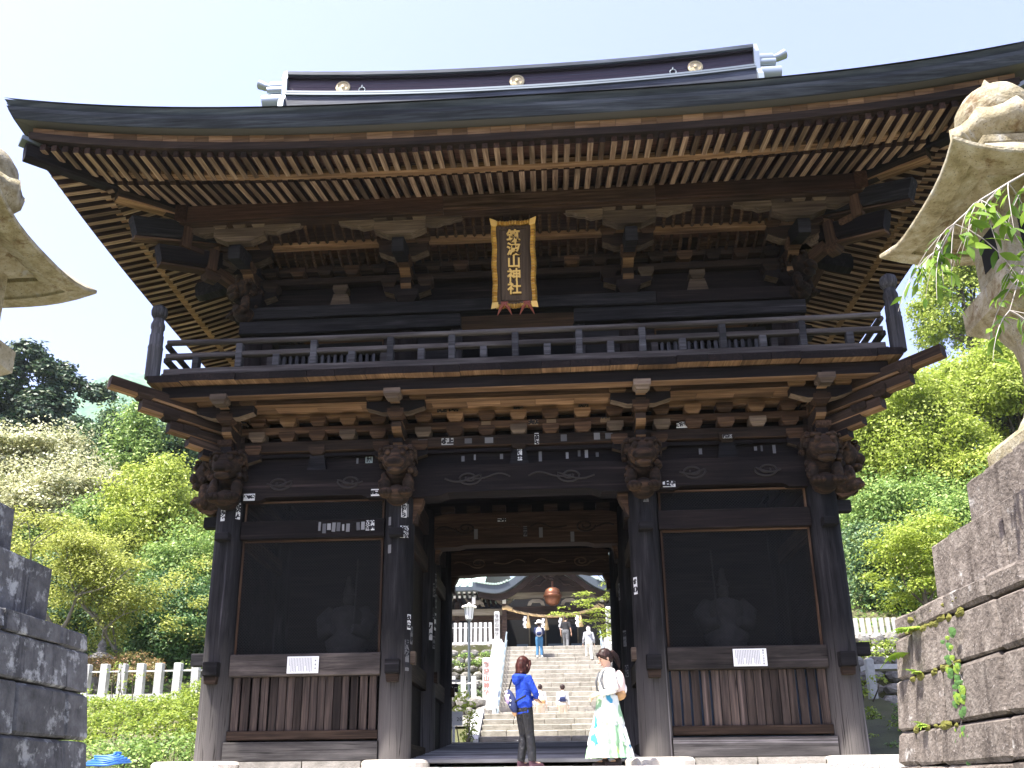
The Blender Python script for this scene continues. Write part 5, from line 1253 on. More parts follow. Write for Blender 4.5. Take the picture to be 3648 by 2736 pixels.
# ---- right side
t_at('green_tree', 'great bright yellow-green tree over the right gate corner, nearest the gate', 18.0, 27, 15.0, (3.7, 3, 3.6), 'bright', .17, 520, 51, nb=52, bsz=.30, trunk=.35, limbs=16)
t_at('green_tree', 'great yellow-green tree behind the right lantern stem', 23.6, 28, 17.6, (3.9, 3, 3.6), 'bright', .18, 500, 52, nb=50, bsz=.30, trunk=.35, limbs=16)
t_at('green_tree', 'tall yellow-green tree top showing between the gate roof and the right lantern', 25.2, 34, 26.6, (3.0, 2.5, 5.2), 'bright', .19, 330, 53, nb=40, bsz=.26, trunk=.35, limbs=14)
t_at('green_tree', 'yellow-green tree with cream flowers low beside the stepped pedestal top', 20.6, 25, 11.6, (3.0, 2.4, 2.4), 'yellow', .16, 500, 54, nb=36, bsz=.33, trunk=.25)
t_at('broadleaf_tree', 'darker green tree close behind the right gate post', 15.5, 24, 9.6, (2.7, 2.2, 3.0), 'mid', .15, 520, 55, nb=36, bsz=.34, trunk=.25)
t_at('broadleaf_tree', 'shaded green tree low between the right gate post and the bright maple', 13.9, 21, 7.0, (2.2, 2, 2.3), 'dark', .14, 540, 56, nb=32, bsz=.36, trunk=.2)
t_at('maple_tree', 'bright light-green maple above the small fence on the right', 13.3, 17, 6.9, (1.9, 1.5, 1.9), 'bright', .11, 700, 57, nb=40, bsz=.30, trunk=.14, flat=.7)
t_at('broadleaf_tree', 'green tree behind the bright maple and the pedestal on the right', 17.3, 20, 8.4, (2.8, 2, 2.6), 'mid', .15, 480, 58, nb=34, bsz=.35, trunk=.2)
for i, (x, y, z, s, lab) in enumerate([(7.2, 6.5, .75, .5, 'low leafy green plant at the foot of the right gate post'), (7.5, 7.6, 1.5, .55, 'leafy green shrub at the base of the upright stone post'), (9.4, 11, 2.7, .7, 'leafy shrub on the wall under the small right fence'), (6.7, 4.6, .2, .4, 'small fern-like plant by the brown pedestal corner')]):
    bl = [((r.uniform(-s, s), r.uniform(-.3, .3), r.uniform(0, s*.7)), (s*.4, .25, s*.28)) for k in range(12)]
    bush('shrub', lab, (x, y, z), bl, 'bright' if i % 2 else 'hedge', .085, 420, 60+i, 'shrub')
r = random.Random(66)
for i, (x, y, z, s, lab) in enumerate([(6.9, 3.2, .05, .4, 'yellow-green plant nearest the brown pedestal, beside the right gate post'), (7.6, 4.4, .3, .5, 'spreading leafy plant on the bank right of the gate post'), (8.2, 5.8, .75, .5, 'bright leafy plant halfway up the bank behind the brown pedestal'), (8.8, 7.0, 1.2, .5, 'dense green plant high on the bank below the upright stone post')]):
    bl = [((r.uniform(-s, s), r.uniform(-.3, .3), r.uniform(0, s*.9)), (s*.38, .25, s*.26)) for k in range(14)]
    bush('shrub', lab, (x, y, z), bl, 'hedge' if i % 2 else 'mid', .08, 460, 80+i, 'shrub')
# ---- seen through the passage
bl = [((r.uniform(-.3, .3), r.uniform(-.2, .3), .15+.13*k), (.2, .2, .12)) for k in range(10)]
bush('fern_bush', 'bright yellow-green fern clump at the left of the lower stairs', (-2.0, 10.0, .6), bl, 'bright', .085, 800, 70)
bl = [((r.uniform(-1.0, .7), r.uniform(-.2, .2), r.uniform(0, .55)), (.28, .22, .16)) for k in range(12)]
bush('wall_shrub', 'green shrub growing over the rubble wall by the lamp post', (-3.1, 26.0, 4.7), bl, 'mid', .1, 500, 71, 'shrub')
bl = [((r.uniform(-.8, .6), r.uniform(-.2, .2), r.uniform(-.3, .5)), (.26, .22, .2)) for k in range(10)]
bush('wall_shrub', 'dark green shrub on the rubble wall behind the red-lettered pillar', (-2.9, 22.5, 3.0), bl, 'dark', .1, 500, 72, 'shrub')
PM = thing('maple_tree', 'light green maple reaching over the stairs from the right', 'tree', (4.4, 20.5, 2.0))
r = random.Random(77); rng = np.random.default_rng(77); b = MB(); blobs = []
b.tube([(0, 0, -.5), (-.1, 0, 1.5), (-.5, -.1, 2.8), (-1.0, -.2, 3.9)], [.14, .12, .09, .05], 8)
for ex, ez in ((-3.6, 4.05), (-2.9, 4.7), (-2.2, 5.5), (-1.3, 6.2), (-1.9, 3.1), (-1.0, 5.2), (.2, 5.6), (-2.7, 4.1)):
    s0 = Vector((-.6, -.1, 3.0)) if ez < 5 else Vector((-1.0, -.2, 3.9)); e = Vector((ex, -.5, ez))
    pts = [s0.lerp(e, i/6)+Vector((0, 0, .18*math.sin(i/6*math.pi))) for i in range(7)]; b.tube(pts, [.045-.006*i for i in range(7)], 5)
    for k in range(9):
        p = s0.lerp(e, r.uniform(.35, 1.08))+Vector((r.uniform(-.3, .3), r.uniform(-.3, .3), r.uniform(-.15, .2))); s = r.uniform(.16, .34); blobs.append((np.array(p), (s*1.3, s, s*.4)))
b.build('trunk', M_BARK, PM); P, Q = blob_points(rng, blobs, 620, .8); put('crown', leaf_mesh('crown', P, Q, .085, LF['bright'], rng), PM)
# ---- woods up the slope (one mass) and the far hill
rng = np.random.default_rng(90); blobs = []
for k in range(330):
    side = -1 if k % 2 else 1; x = side*rng.uniform(15, 75); y = rng.uniform(34, 85); s = rng.uniform(1.5, 3.2)
    if abs(x) < 18 and y < 40: continue
    blobs.append((np.array([x, y, gz(x, y)+rng.uniform(.3, 3.2)]), (s*1.25, s, s)))
P, Q = blob_points(rng, blobs, 42, .1); o = put('hillside_wood', leaf_mesh('wood', P, Q, .5, LF['dark'], rng)); tag(o, 'dark green wood covering the slopes behind the gate', 'wood', kind='stuff')
rng = np.random.default_rng(91); P = []
for k in range(52000):
    x = rng.uniform(-38, 36); y = rng.uniform(11.5, 36)
    if -7 < x < 8.5 or (x > -10 and x < 0 and y < 13) or (x > 0 and x < 13 and y < 16): continue
    P.append((x, y, gz(x, y)+abs(rng.normal())*.22*(1+math.sin(x*1.7)*math.sin(y*1.3))))
P = np.array(P); Q = rng.normal(size=P.shape)*.6; Q[:, 2] += 1; Q /= np.linalg.norm(Q, axis=1, keepdims=True)
o = put('undergrowth', leaf_mesh('undergrowth', P, Q, .17, LF['mid'], rng)); tag(o, 'low green undergrowth covering the slopes under the trees', 'undergrowth', kind='stuff')
M_HILL = stone('far_hill_canopy', [(.3, (.05, .105, .075)), (.5, (.085, .155, .10)), (.7, (.14, .215, .12))], .25, bump=0)  # bluish shift paints distance haze into the foliage colour
rng = np.random.default_rng(5); rows = []
ph = rng.uniform(0, 6, 12)
for i in range(110):
    x = -300+2.6*i; rw = []
    for j in range(46):
        y = 205+3.2*j; d = ((x+150)/105)**2+((y-300)/85)**2
        z = 160*math.exp(-d*.9)-8+7*math.sin(x*.05+1)*math.sin(y*.04)
        z += 2.4*abs(math.sin(x*.43+2*math.sin(y*.21)))*abs(math.sin(y*.37+2*math.sin(x*.17+1)))+1.2*abs(math.sin(x*.9+y*.6))
        rw.append((x, y, max(z, 2)))
    rows.append(rw)
MB().grid(rows, True).build('hill', M_HILL)['kind'] = 'structure'
# ---- cherry twig hanging in front of the right lantern
CB = thing('cherry_branch', 'pale arching cherry twig with glossy green leaves before the right lantern', 'branch', (3.62, -7.8, 3.85))
r = random.Random(12); M_TWIG = plain('twig_bark', (.32, .29, .26), .6)
lf = MB(); n = 6
rsu = [(0, .0), (.18, .10), (.42, .155), (.7, .10), (.9, .035), (1.0, 0)]
lv = [(0, 0, 0)]+[v for t, w in rsu[1:-1] for v in ((t, -w, .05*w*4), (t, 0, 0), (t, w, .05*w*4))]+[(1, 0, -.06)]
fs = [(0, 2, 1), (0, 3, 2)]
for k in range(3):
    a = 1+3*k; fs += [(a, a+1, a+4, a+3), (a+1, a+2, a+5, a+4)]
fs += [(10, 11, 13), (11, 12, 13)]
lf.add([(x, y, z-.18*x*x) for x, y, z in lv], fs, True)
lm = leafmat('cherry_leaf', (.16, .27, .03), (.22, .36, .06), None, .45, .22)
nt_ = lm.node_tree; oi = N(nt_, 'ShaderNodeObjectInfo'); rp = [q for q in nt_.nodes if q.type == 'VALTORGB'][0]; nt_.links.new(oi.outputs['Random'], rp.inputs[0])
rp.color_ramp.elements[0].color = (.06, .13, .015, 1); rp.color_ramp.elements[1].color = (.26, .40, .06, 1)
LFM = lf.mesh('leaf', lm)
# local frame: x along the picture's right, z up; the twig runs down to the left
main = [(1.2, .1, .52), (.80, .05, .40), (.48, 0, .20), (.25, 0, .06), (.02, .0, -.14), (-.10, .0, -.34), (-.14, 0, -.55)]
tw = MB().tube(main, [.013, .012, .010, .009, .007, .005, .003], 6)
subs = []
for i, (x, y, z) in enumerate(main[1:6]):
    for k in range(5):
        a = r.uniform(-1.4, 1.0); L = r.uniform(.28, .8); pts = [Vector((x, y, z))]; d = Vector((math.sin(a)*.8, r.uniform(-.5, .5), -.25))
        for q in range(5): d = (d+Vector((0, 0, -.28))).normalized(); pts.append(pts[-1]+d*L/5)
        subs.append(pts); tw.tube(pts, [.005, .0045, .004, .003, .002, .0015], 5)
main2 = [(1.2, .05, .1), (.85, .0, -.1), (.6, 0, -.34), (.42, 0, -.62), (.3, 0, -.9)]; tw.tube(main2, [.009, .008, .006, .005, .003], 6)
for (x, y, z) in main2[1:]:
    for k in range(4):
        a = r.uniform(-1.3, 1.2); L = r.uniform(.25, .6); pts = [Vector((x, y, z))]; d = Vector((math.sin(a)*.8, r.uniform(-.5, .5), -.2))
        for q in range(5): d = (d+Vector((0, 0, -.25))).normalized(); pts.append(pts[-1]+d*L/5)
        subs.append(pts); tw.tube(pts, [.005, .0045, .004, .003, .002, .0015], 5)
tw.build('twig', M_TWIG, CB)
for pts in subs:
    for k in range(1, 6):
        for q in range(2):
            if r.random() < .3: continue
            o = put('leaf', LFM, CB, pts[k]); s = r.uniform(.10, .17); o.scale = (s, s*1.15, s)
            o.rotation_euler = (r.uniform(-.9, .9), r.uniform(.2, 1.25), r.uniform(0, 6.28))
# ---- ferns and ivy in the joints of the brown pedestal
M_FERN = leafmat('fern_leaf', (.16, .28, .03), (.3, .42, .07), None, .4)
def fern(lab, y, z, n, L, seed):
    r = random.Random(seed); x = 4.80-1.13*(1+.075*(1.085-z))-.01; F = thing('fern', lab, 'fern', (x, y, z), group='ferns in the pedestal joints')
    for k in range(n):
        b = MB(); a = r.uniform(-1.3, 1.3); d = Vector((-.55, math.sin(a), .55*math.cos(a)+.1)).normalized(); p = Vector((0, 0, 0)); pts = [p]
        for q in range(10): d = (d+Vector((-.01, 0, -.11))).normalized(); p = p+d*L/10; pts.append(p)
        for q in range(1, 11):
            t = (pts[q]-pts[q-1]).normalized(); s = t.cross(Vector((0, 0, 1))).normalized(); w = L*.26*math.sin(min(1, q/10*1.1+.12)*math.pi)**.7+.004
            for sg in (-1, 1): b.add([pts[q-1], pts[q]+t*L*.02, pts[q]+s*sg*w+t*L*.05-Vector((0, 0, w*.25)), pts[q-1]+s*sg*w*.8], [(0, 1, 2, 3)])
        b.build('frond', M_FERN, F)
fern('light green fern sprouting from the top joint of the brown pedestal', -5.95, .90, 3, .26, 1)
fern('pale fern frond arching from the pedestal corner towards the gate', -5.80, .72, 2, .34, 2)
fern('small fern low in the third joint of the brown pedestal', -5.98, .51, 3, .16, 3)
fern('tiny fern at the lowest joint of the brown pedestal', -6.02, .075, 3, .15, 4)
IV = thing('ivy', 'ivy with round leaves climbing the brown pedestal face near the right edge', 'ivy', (3.62, -6.72, -.2))
r = random.Random(9); pts = [(-.02, .10*math.sin(i*.8), i*.085) for i in range(12)]; MB().tube(pts, .006, 5).build('stem', M_TWIG, IV)
for k in range(60):
    z = r.uniform(-.05, .95); b = MB(); s = r.uniform(.016, .036); yy = r.uniform(-.11, .11); n = 7
    c = [(-.05, yy, z)]+[(-.045-.012*math.cos(a), yy+s*math.cos(a)*(1.2 if i % 2 else .9), z+s*math.sin(a)*(1.2 if i % 2 else .9)) for i, a in enumerate([2*math.pi*q/n for q in range(n)])]
    b.add(c, [(0, 1+i, 1+(i+1) % n) for i in range(n)]).build('leaf', M_FERN if k % 3 == 0 else LF['weep'], IV)
# ================================================================ PEOPLE
def ell(b, c, r, n=14, m=9, rot=None):
    rs = []
    for i in range(m+1):
        a = math.pi*i/m; q = max(.015, math.sin(a)); rs.append([])
        for k in range(n):
            t = 2*math.pi*k/n; v = Vector((r[0]*q*math.cos(t), r[1]*q*math.sin(t), -r[2]*math.cos(a)))
            if rot is not None: v = rot @ v
            rs[-1].append(Vector(c)+v)
    b.rings(rs, smooth=True)
def loft(b, secs, n=18):                                 # secs: centre, half depth, half width, tilt (about Y)
    rs = []
    for c, rx, ry, tl in secs:
        ct, st_ = math.cos(tl), math.sin(tl)
        rs.append([(c[0]+rx*math.cos(t)*ct, c[1]+ry*math.sin(t), c[2]-rx*math.cos(t)*st_) for t in [2*math.pi*k/n for k in range(n)]])
    b.rings(rs, smooth=True)
def fuse(b, vox, it=4):
    me = bpy.data.meshes.new('f'); me.from_pydata(b.v, [], b.f); o = bpy.data.objects.new('f', me); COL.objects.link(o); fixn(o)
    m = o.modifiers.new('r', 'REMESH'); m.mode = 'VOXEL'; m.voxel_size = vox; m.use_smooth_shade = True
    s = o.modifiers.new('s', 'SMOOTH'); s.iterations = it; s.factor = .5
    bpy.context.view_layer.update()
    r = bpy.data.meshes.new_from_object(o.evaluated_get(bpy.context.evaluated_depsgraph_get()))
    bpy.data.objects.remove(o); bpy.data.meshes.remove(me)
    r.polygons.foreach_set('use_smooth', [True]*len(r.polygons)); return r
def join_mb(me, b, mat):                                 # add loose fine pieces (fingers, face) to a fused body
    vs = [tuple(v.co) for v in me.vertices]; fs = [tuple(p.vertices) for p in me.polygons]; n = len(vs)
    m = bpy.data.meshes.new('body'); m.from_pydata(vs+[tuple(v) for v in b.v], [], fs+[tuple(i+n for i in f) for f in b.f])
    m.polygons.foreach_set('use_smooth', [True]*len(m.polygons)); m.materials.append(mat); m.update(); bpy.data.meshes.remove(me); return m
def cloth(name, col, rough=.85, scale=9., strength=.35, pattern=None):
    m, nt, b = newmat(name); b.inputs['Base Color'].default_value = (*col, 1); b.inputs['Roughness'].default_value = rough
    tc = N(nt, 'ShaderNodeTexCoord'); n1 = N(nt, 'ShaderNodeTexNoise'); n1.inputs['Scale'].default_value = scale; n1.inputs['Detail'].default_value = 3; n1.inputs['Distortion'].default_value = 1.2
    nt.links.new(tc.outputs['Object'], n1.inputs['Vector']); bp = N(nt, 'ShaderNodeBump'); bp.inputs['Strength'].default_value = strength; bp.inputs['Distance'].default_value = .03
    nt.links.new(n1.outputs[0], bp.inputs['Height']); nt.links.new(bp.outputs[0], b.inputs['Normal'])
    if pattern == 'stripes':
        w = N(nt, 'ShaderNodeTexWave'); w.bands_direction = 'Z'; w.inputs['Scale'].default_value = 6.; nt.links.new(tc.outputs['Object'], w.inputs['Vector'])
        r = ramp(nt, [(.45, (.04, .06, .12)), (.55, (.72, .72, .72))]); nt.links.new(w.outputs[0], r.inputs[0]); nt.links.new(r.outputs[0], b.inputs['Base Color'])
    if pattern == 'skirt':
        v = N(nt, 'ShaderNodeTexNoise'); v.inputs['Scale'].default_value = 3.6; v.inputs['Detail'].default_value = 1.5; v.inputs['Distortion'].default_value = .5
        mp = N(nt, 'ShaderNodeMapping'); mp.inputs['Scale'].default_value = (1.2, 1.2, .75); nt.links.new(tc.outputs['Object'], mp.inputs['Vector']); nt.links.new(mp.outputs[0], v.inputs['Vector'])
        r = ramp(nt, [(.0, (.03, .18, .34)), (.38, (.05, .26, .40)), (.40, (.66, .69, .64)), (.52, (.66, .69, .64)), (.545, (.24, .43, .25)), (.70, (.30, .50, .29)), (.73, (.45, .54, .16))])
        nt.links.new(v.outputs[0], r.inputs[0]); nt.links.new(r.outputs[0], b.inputs['Base Color'])
    return m
M_SKIN = plain('skin', (.60, .38, .27), .55); M_HAIRR = wood('hair_auburn', [(.3, (.02, .007, .006)), (.55, (.055, .018, .014)), (.75, (.12, .045, .03))], 'z', lo=1, hi=1.05, rough=.38, fine=40)
M_HAIRB = wood('hair_dark', [(.3, (.012, .008, .008)), (.55, (.03, .018, .016)), (.75, (.07, .04, .034))], 'z', lo=1, hi=1.05, rough=.38, fine=40)
M_LIP = plain('lip', (.42, .13, .11), .5)
C_BLUE = cloth('blue_fleece', (.010, .045, .36), strength=1.3, scale=7); C_BLACK = cloth('black_nylon', (.012, .012, .014), .42, 12, .8); C_WHITE = cloth('white_jersey', (.62, .61, .57), strength=.8); C_SKIRT = cloth('printed_cotton', (.7, .75, .7), pattern='skirt')
C_NAVY = cloth('navy_cotton', (.02, .03, .09)); C_JEAN = cloth('denim', (.05, .16, .30)); C_BLK = cloth('black_cotton', (.012, .012, .014)); C_STRIPE = cloth('striped_jersey', (.5, .5, .5), pattern='stripes'); C_BEIGE = cloth('beige_cotton', (.45, .38, .30)); C_PALE = cloth('pale_cotton', (.72, .70, .68)); C_GREY = cloth('grey_nylon', (.35, .36, .40)); C_OFFW = cloth('offwhite_cotton', (.70, .68, .62)); C_TAN = cloth('tan_leather', (.45, .26, .12), .6); C_PINK = cloth('pale_pink_nylon', (.66, .52, .48)); C_DENIMG = cloth('grey_trousers', (.11, .115, .12))
C_SHOE = cloth('dark_shoe', (.03, .02, .022), .6); C_SHOEW = cloth('white_shoe', (.7, .7, .7), .6)
def hand(b, w, d, up, s=1., curl=.5):
    """w wrist, d direction of the palm, up back-of-hand normal"""
    w = Vector(w); d = Vector(d).normalized(); up = Vector(up); up = (up-d*up.dot(d)).normalized(); sd = d.cross(up)
    rs = []
    for t, hw, ht in ((-.02, .024, .02), (.02, .032, .018), (.055, .040, .015), (.085, .038, .012)):
        c = w+d*t*s; rs.append([c+sd*hw*s*math.cos(a)+up*ht*s*math.sin(a) for a in [2*math.pi*k/10 for k in range(10)]])
    b.rings(rs, smooth=True)
    for i, L in enumerate((.066, .076, .070, .054)):
        p = w+d*.078*s+sd*(.028-.0187*i)*s; dd = d.copy(); pts = [p-d*.02*s, p]
        for q in range(3): dd = (dd-up*curl*(.55+.2*q)).normalized(); pts.append(pts[-1]+dd*L*s*(.45, .32, .23)[q])
        b.tube(pts, [.0088*s, .0088*s, .008*s, .0072*s, .005*s], 6)
    p = w+d*.018*s+sd*.026*s; dd = (d*.6+sd*.8-up*.25).normalized(); pts = [p, p+dd*.03*s]; dd = (dd+d*.6-up*.2).normalized(); pts += [pts[-1]+dd*.028*s]; dd = (dd+d*.5-sd*.2).normalized(); pts += [pts[-1]+dd*.022*s]
    b.tube(pts, [.013*s, .011*s, .0095*s, .006*s], 6)
def person(lab, loc, rz, h, arms, legs, lean=0., head=(0, 0), sleeve=1., top=None, bottom=None, skirt=None, hair=None, style='bob', shoes=None, vox=.012, slim=1., shorts=False, topname='jacket', hem=.0, group=None):
    """built at 1.6 m facing +X; arms: [(elbow, wrist)] for the +Y and -Y side; legs: [(knee, ankle)]"""
    S = thing('person', lab, 'person', loc, rz, group); k = h/1.6; S.scale = (k, k, k)
    cl, sl = math.cos(lean), math.sin(lean)
    def tp(x, y, z): return Vector((x*cl+(z-.88)*sl, y, .88+(z-.88)*cl-x*sl))       # torso frame
    pitch, yaw = head; ne = tp(-.015, 0, 1.345); hc = ne+Vector((sl*.1+.03*math.sin(pitch+lean)+.02, 0, .145*math.cos(.4*pitch)))
    HR = Matrix.Rotation(yaw, 3, 'Z') @ Matrix.Rotation(pitch, 3, 'Y')
    def hp(x, y, z): return hc+HR @ Vector((x, y, z))
    body = MB(); T = [((0, .86), .092, .150), ((.0, .93), .095, .150), ((-.005, 1.02), .08, .125), ((0, 1.12), .092, .138), ((.0, 1.22), .098, .155), ((-.01, 1.29), .08, .150), ((-.015, 1.345), .055, .07)]
    loft(body, [(tp(x, 0, z), rx*slim, ry*slim, lean) for (x, z), rx, ry in T])
    body.tube([tp(-.015, 0, 1.30), ne+Vector((0, 0, .03)), hp(-.015, 0, -.06)], [.055, .048, .046], 12)
    ell(body, hp(-.008, 0, .02), (.095, .076, .105), rot=HR); ell(body, hp(.028, 0, -.055), (.058, .052, .062), rot=HR); ell(body, hp(.05, 0, -.09), (.026, .028, .022), rot=HR)
    sh = [tp(-.01, s*.165*slim, 1.285) for s in (1, -1)]; W = []
    for s, (e, w) in zip((1, -1), arms):
        i = 0 if s > 0 else 1; e = Vector(e); w = Vector(w); W.append((e, w))
        body.tube([tp(0, s*.10, 1.285), sh[i], sh[i].lerp(e, .5), e], [.05, .046, .041, .034], 10); body.tube([e, e.lerp(w, .35), w], [.034, .034, .022], 10)
    J = []
    for s, (kn, an) in zip((1, -1), legs):
        kn, an = Vector(kn), Vector(an); hpv = Vector((0, s*.078, .86)); J.append((hpv, kn, an))
        body.tube([hpv, hpv.lerp(kn, .5), kn], [.086, .072, .05], 12); body.tube([kn, kn.lerp(an, .35), an], [.05, .05, .031], 12)
        f = Vector((.16, s*.02, -.045)); body.tube([an+Vector((-.02, 0, -.02)), an+f*.5, an+f], [.035, .034, .022], 8)
    me = fuse(body, vox, 3)
    fine = MB()
    nb = [hp(.09, 0, .015), hp(.105, 0, -.012), hp(.118, 0, -.03), hp(.098, 0, -.04)]; fine.tube(nb, [.007, .009, .0115, .008], 7)
    for s in (1, -1):
        ell(fine, hp(-.005, s*.078, -.005), (.017, .008, .03), 8, 6, HR)
        e, w = W[0 if s > 0 else 1]; d = (w-e).normalized(); hand(fine, w, d+Vector((.05, 0, 0)), Vector((0, s*.8, .6)) if abs(d.z) < .8 else Vector((0, s, 0)), 1., .45)
    me = join_mb(me, fine, M_SKIN); B = put('body', me, S)
    f = MB()
    for s in (1, -1): ell(f, hp(.083, s*.032, .012), (.006, .013, .005), 8, 5, HR)
    for s in (1, -1): f.tube([hp(.084, s*.048, .032), hp(.091, s*.03, .037), hp(.092, s*.014, .033)], .0035, 4)
    f.build('eyes_and_brows', M_HAIRB, B)
    f = MB(); f.tube([hp(.083, .024, -.062), hp(.093, .0, -.066), hp(.083, -.024, -.062)], [.003, .006, .003], 6); f.build('mouth', M_LIP, B)
    # top with sleeves
    t = MB(); z0 = hem or .80
    sec = [((0, z0), .105, .165), ((0, .88), .112, .168), ((0, .95), .11, .165), ((-.005, 1.03), .10, .147), ((0, 1.12), .108, .155), ((0, 1.22), .114, .172), ((-.01, 1.29), .098, .168), ((-.015, 1.335), .07, .095), ((-.016, 1.36), .056, .062)]
    loft(t, [(tp(x, 0, z), rx*slim, ry*slim, lean) for (x, z), rx, ry in sec])
    for i, s in enumerate((1, -1)):
        e, w = W[i]; t.tube([tp(0, s*.10, 1.285), sh[i]+Vector((0, s*.005, .006)), sh[i].lerp(e, .5), e], [.062, .060, .055, .049], 12)
        if sleeve > .5: t.tube([e, e.lerp(w, .35), e.lerp(w, .93)], [.049, .047, .036], 12)
    tm = fuse(t, vox*1.05, 4); tm.materials.append(top); put(topname, tm, S)
    if bottom is not None:
        t = MB(); loft(t, [((0, 0, .96), .105, .158, 0), ((0, 0, .88), .115, .170, 0), ((-.005, 0, .80), .112, .168, 0), ((0, 0, .75), .07, .13, 0)])
        for s, (hpv, kn, an) in zip((1, -1), J):
            t.tube([hpv, hpv.lerp(kn, .5), kn], [.098, .086, .068], 12)
            if not shorts: t.tube([kn, kn.lerp(an, .4)+Vector((.005, 0, 0)), an+Vector((0, 0, .01))], [.068, .068, .060], 12)
        tm = fuse(t, vox*1.05, 4); tm.materials.append(bottom); put('trousers' if not shorts else 'shorts', tm, S)
    if shoes is not None:
        for s, (hpv, kn, an) in zip((1, -1), J):
            b = MB(); ell(b, an+Vector((.065, s*.01, -.035)), (.125, .046, .032), 14, 8); ell(b, an+Vector((-.005, 0, -.005)), (.055, .046, .055), 12, 8); b.box(an+Vector((.065, s*.01, -.062)), (.23, .08, .016))
            m2 = fuse(b, .012, 2); m2.materials.append(shoes); put('shoe', m2, S)
    # hair
    hb = MB()
    if hair is not None:
        ell(hb, hp(-.022, 0, .038), (.104, .092, .108), 16, 10, HR)
        if style == 'bob':
            ell(hb, hp(-.05, 0, -.02), (.085, .096, .12), 14, 9, HR); ell(hb, hp(-.03, .06, -.075), (.06, .04, .09), 12, 8, HR); ell(hb, hp(-.03, -.06, -.075), (.06, .04, .09), 12, 8, HR); ell(hb, hp(-.07, 0, -.09), (.055, .08, .09), 12, 8, HR)
            for q in range(7): p = hp(-.06-.03*math.cos(q), -.07+.023*q, -.12); hb.tube([p, p+Vector((-.01, 0, -.07))], [.022, .006], 6)
            for s in (1, -1): hb.tube([hp(.07, s*.05, .09), hp(.055, s*.083, .03), hp(.035, s*.088, -.05), hp(.03, s*.078, -.12)], [.02, .022, .022, .008], 7)
        else:
            ell(hb, hp(-.06, 0, -.01), (.06, .082, .085), 14, 8, HR)
            for s in (1, -1): hb.tube([hp(.075, s*.03, .095), hp(.05, s*.074, .05), hp(.01, s*.084, .02)], [.018, .018, .012], 7)
            if style == 'pony': hb.tube([hp(-.10, 0, .05), hp(-.145, 0, .04), hp(-.175, 0, -.04), hp(-.17, 0, -.13), hp(-.15, 0, -.22)], [.02, .04, .046, .036, .008], 10)
        hm = fuse(hb, .009, 2); hm.materials.append(hair); put('hair', hm, S)
    return S, tp, hp, HR, W
def strap(S, pts, mat, w=.02, name='strap'):
    b = MB(); b.tube(pts, w, 6); return b.build(name, mat, S)
def pack(lab, S, tp, mat, c, r, low=None, pocket=None, group=None):
    """backpack worn on the back: a thing of its own, placed in the wearer's frame"""
    bpy.context.view_layer.update(); M = S.matrix_basis
    P = thing('backpack', lab, 'backpack', (0, 0, 0), 0, group); P.matrix_basis = M @ Matrix.Translation(c)
    b = MB(); ell(b, (0, 0, 0), r, 16, 10); ell(b, (.02, 0, -r[2]*.3), (r[0]*.9, r[1]*.97, r[2]*.6), 16, 10); ell(b, (.02, 0, r[2]*.25), (r[0]*.85, r[1]*.9, r[2]*.65), 16, 10)
    m2 = fuse(b, .014, 3); m2.materials.append(mat); put('bag', m2, P)
    b = MB(); ell(b, (-r[0]*.75, 0, -r[2]*.35), (r[0]*.45, r[1]*.8, r[2]*.42), 14, 9); b.build('pocket', pocket or low or mat, P)
    if low: b = MB(); ell(b, (0, 0, -r[2]*.72), (r[0]*1.03, r[1]*1.02, r[2]*.42), 14, 9); b.build('base', low, P)
    for s in (1, -1):
        y = s*.085; pts = [Vector(tp(-.10, y, 1.15)), tp(-.09, y, 1.27), tp(-.02, y, 1.355), tp(.085, y, 1.29), tp(.128, y*1.1, 1.17), tp(.1, y*1.6, 1.05), tp(-.06, y*1.9, .99)]
        MB().tube([p-Vector(c) for p in pts], .016, 6).build('strap', C_BLK if lab.find('pale pink') < 0 else C_DENIMG, P)
    return P
# ---- the two women in front of the gate
S, tp, hp, HR, W_ = person('woman in a blue hooded fleece and black trousers, seen from behind, arms folded', (.035, -.80, -.15), R(28), 1.56,
    [((.10, .22, 1.06), (.20, .02, 1.00)), ((.09, -.235, 1.05), (.19, -.03, 1.02))], [((.03, .075, .47), (-.03, .07, .085)), ((.05, -.085, .47), (.06, -.13, .085))],
    head=(.12, .25), top=C_BLUE, bottom=C_BLACK, hair=M_HAIRR, style='bob', shoes=cloth('plum_shoe', (.05, .02, .03), .6), topname='hooded_fleece', hem=.77, slim=1.04)
b = MB()
for q in range(13):
    a = R(70+220*q/12); ell(b, tp(-.035+.10*math.cos(a), .12*math.sin(a), 1.325-.025*abs(math.cos(a*.5))), (.045, .045, .04), 10, 7)
ell(b, tp(-.12, 0, 1.27), (.05, .11, .08), 12, 8)
hm = fuse(b, .012, 4); hm.materials.append(C_BLUE); put('hood', hm, S)
b = MB(); b.lathe([(.055, 0), (.055, .02)], (0, 0, 0), 10)
MB().box((0, 0, 0), (.045, .004, .012)).build('reflective_tab', M_WHITE, S, (-.06, .115, .40), 1.2)
bpy.context.view_layer.update()
BG = thing('sling_bag', 'dark patterned sling bag hanging at the back of the woman in blue', 'bag'); BG.matrix_basis = S.matrix_basis @ Matrix.Translation((-.17, .06, .96)) @ Matrix.Rotation(R(-24), 4, 'X') @ Matrix.Rotation(R(-8), 4, 'Y')
b = MB(); ell(b, (0, 0, 0), (.065, .085, .20), 14, 10); ell(b, (0, 0, .06), (.06, .08, .12), 14, 8); m2 = fuse(b, .012, 2); m2.materials.append(C_NAVY); put('bag', m2, BG)
b = MB(); ell(b, (-.03, .01, .05), (.045, .066, .11), 14, 9); b.build('flap', cloth('purple_print', (.35, .25, .5)), BG)
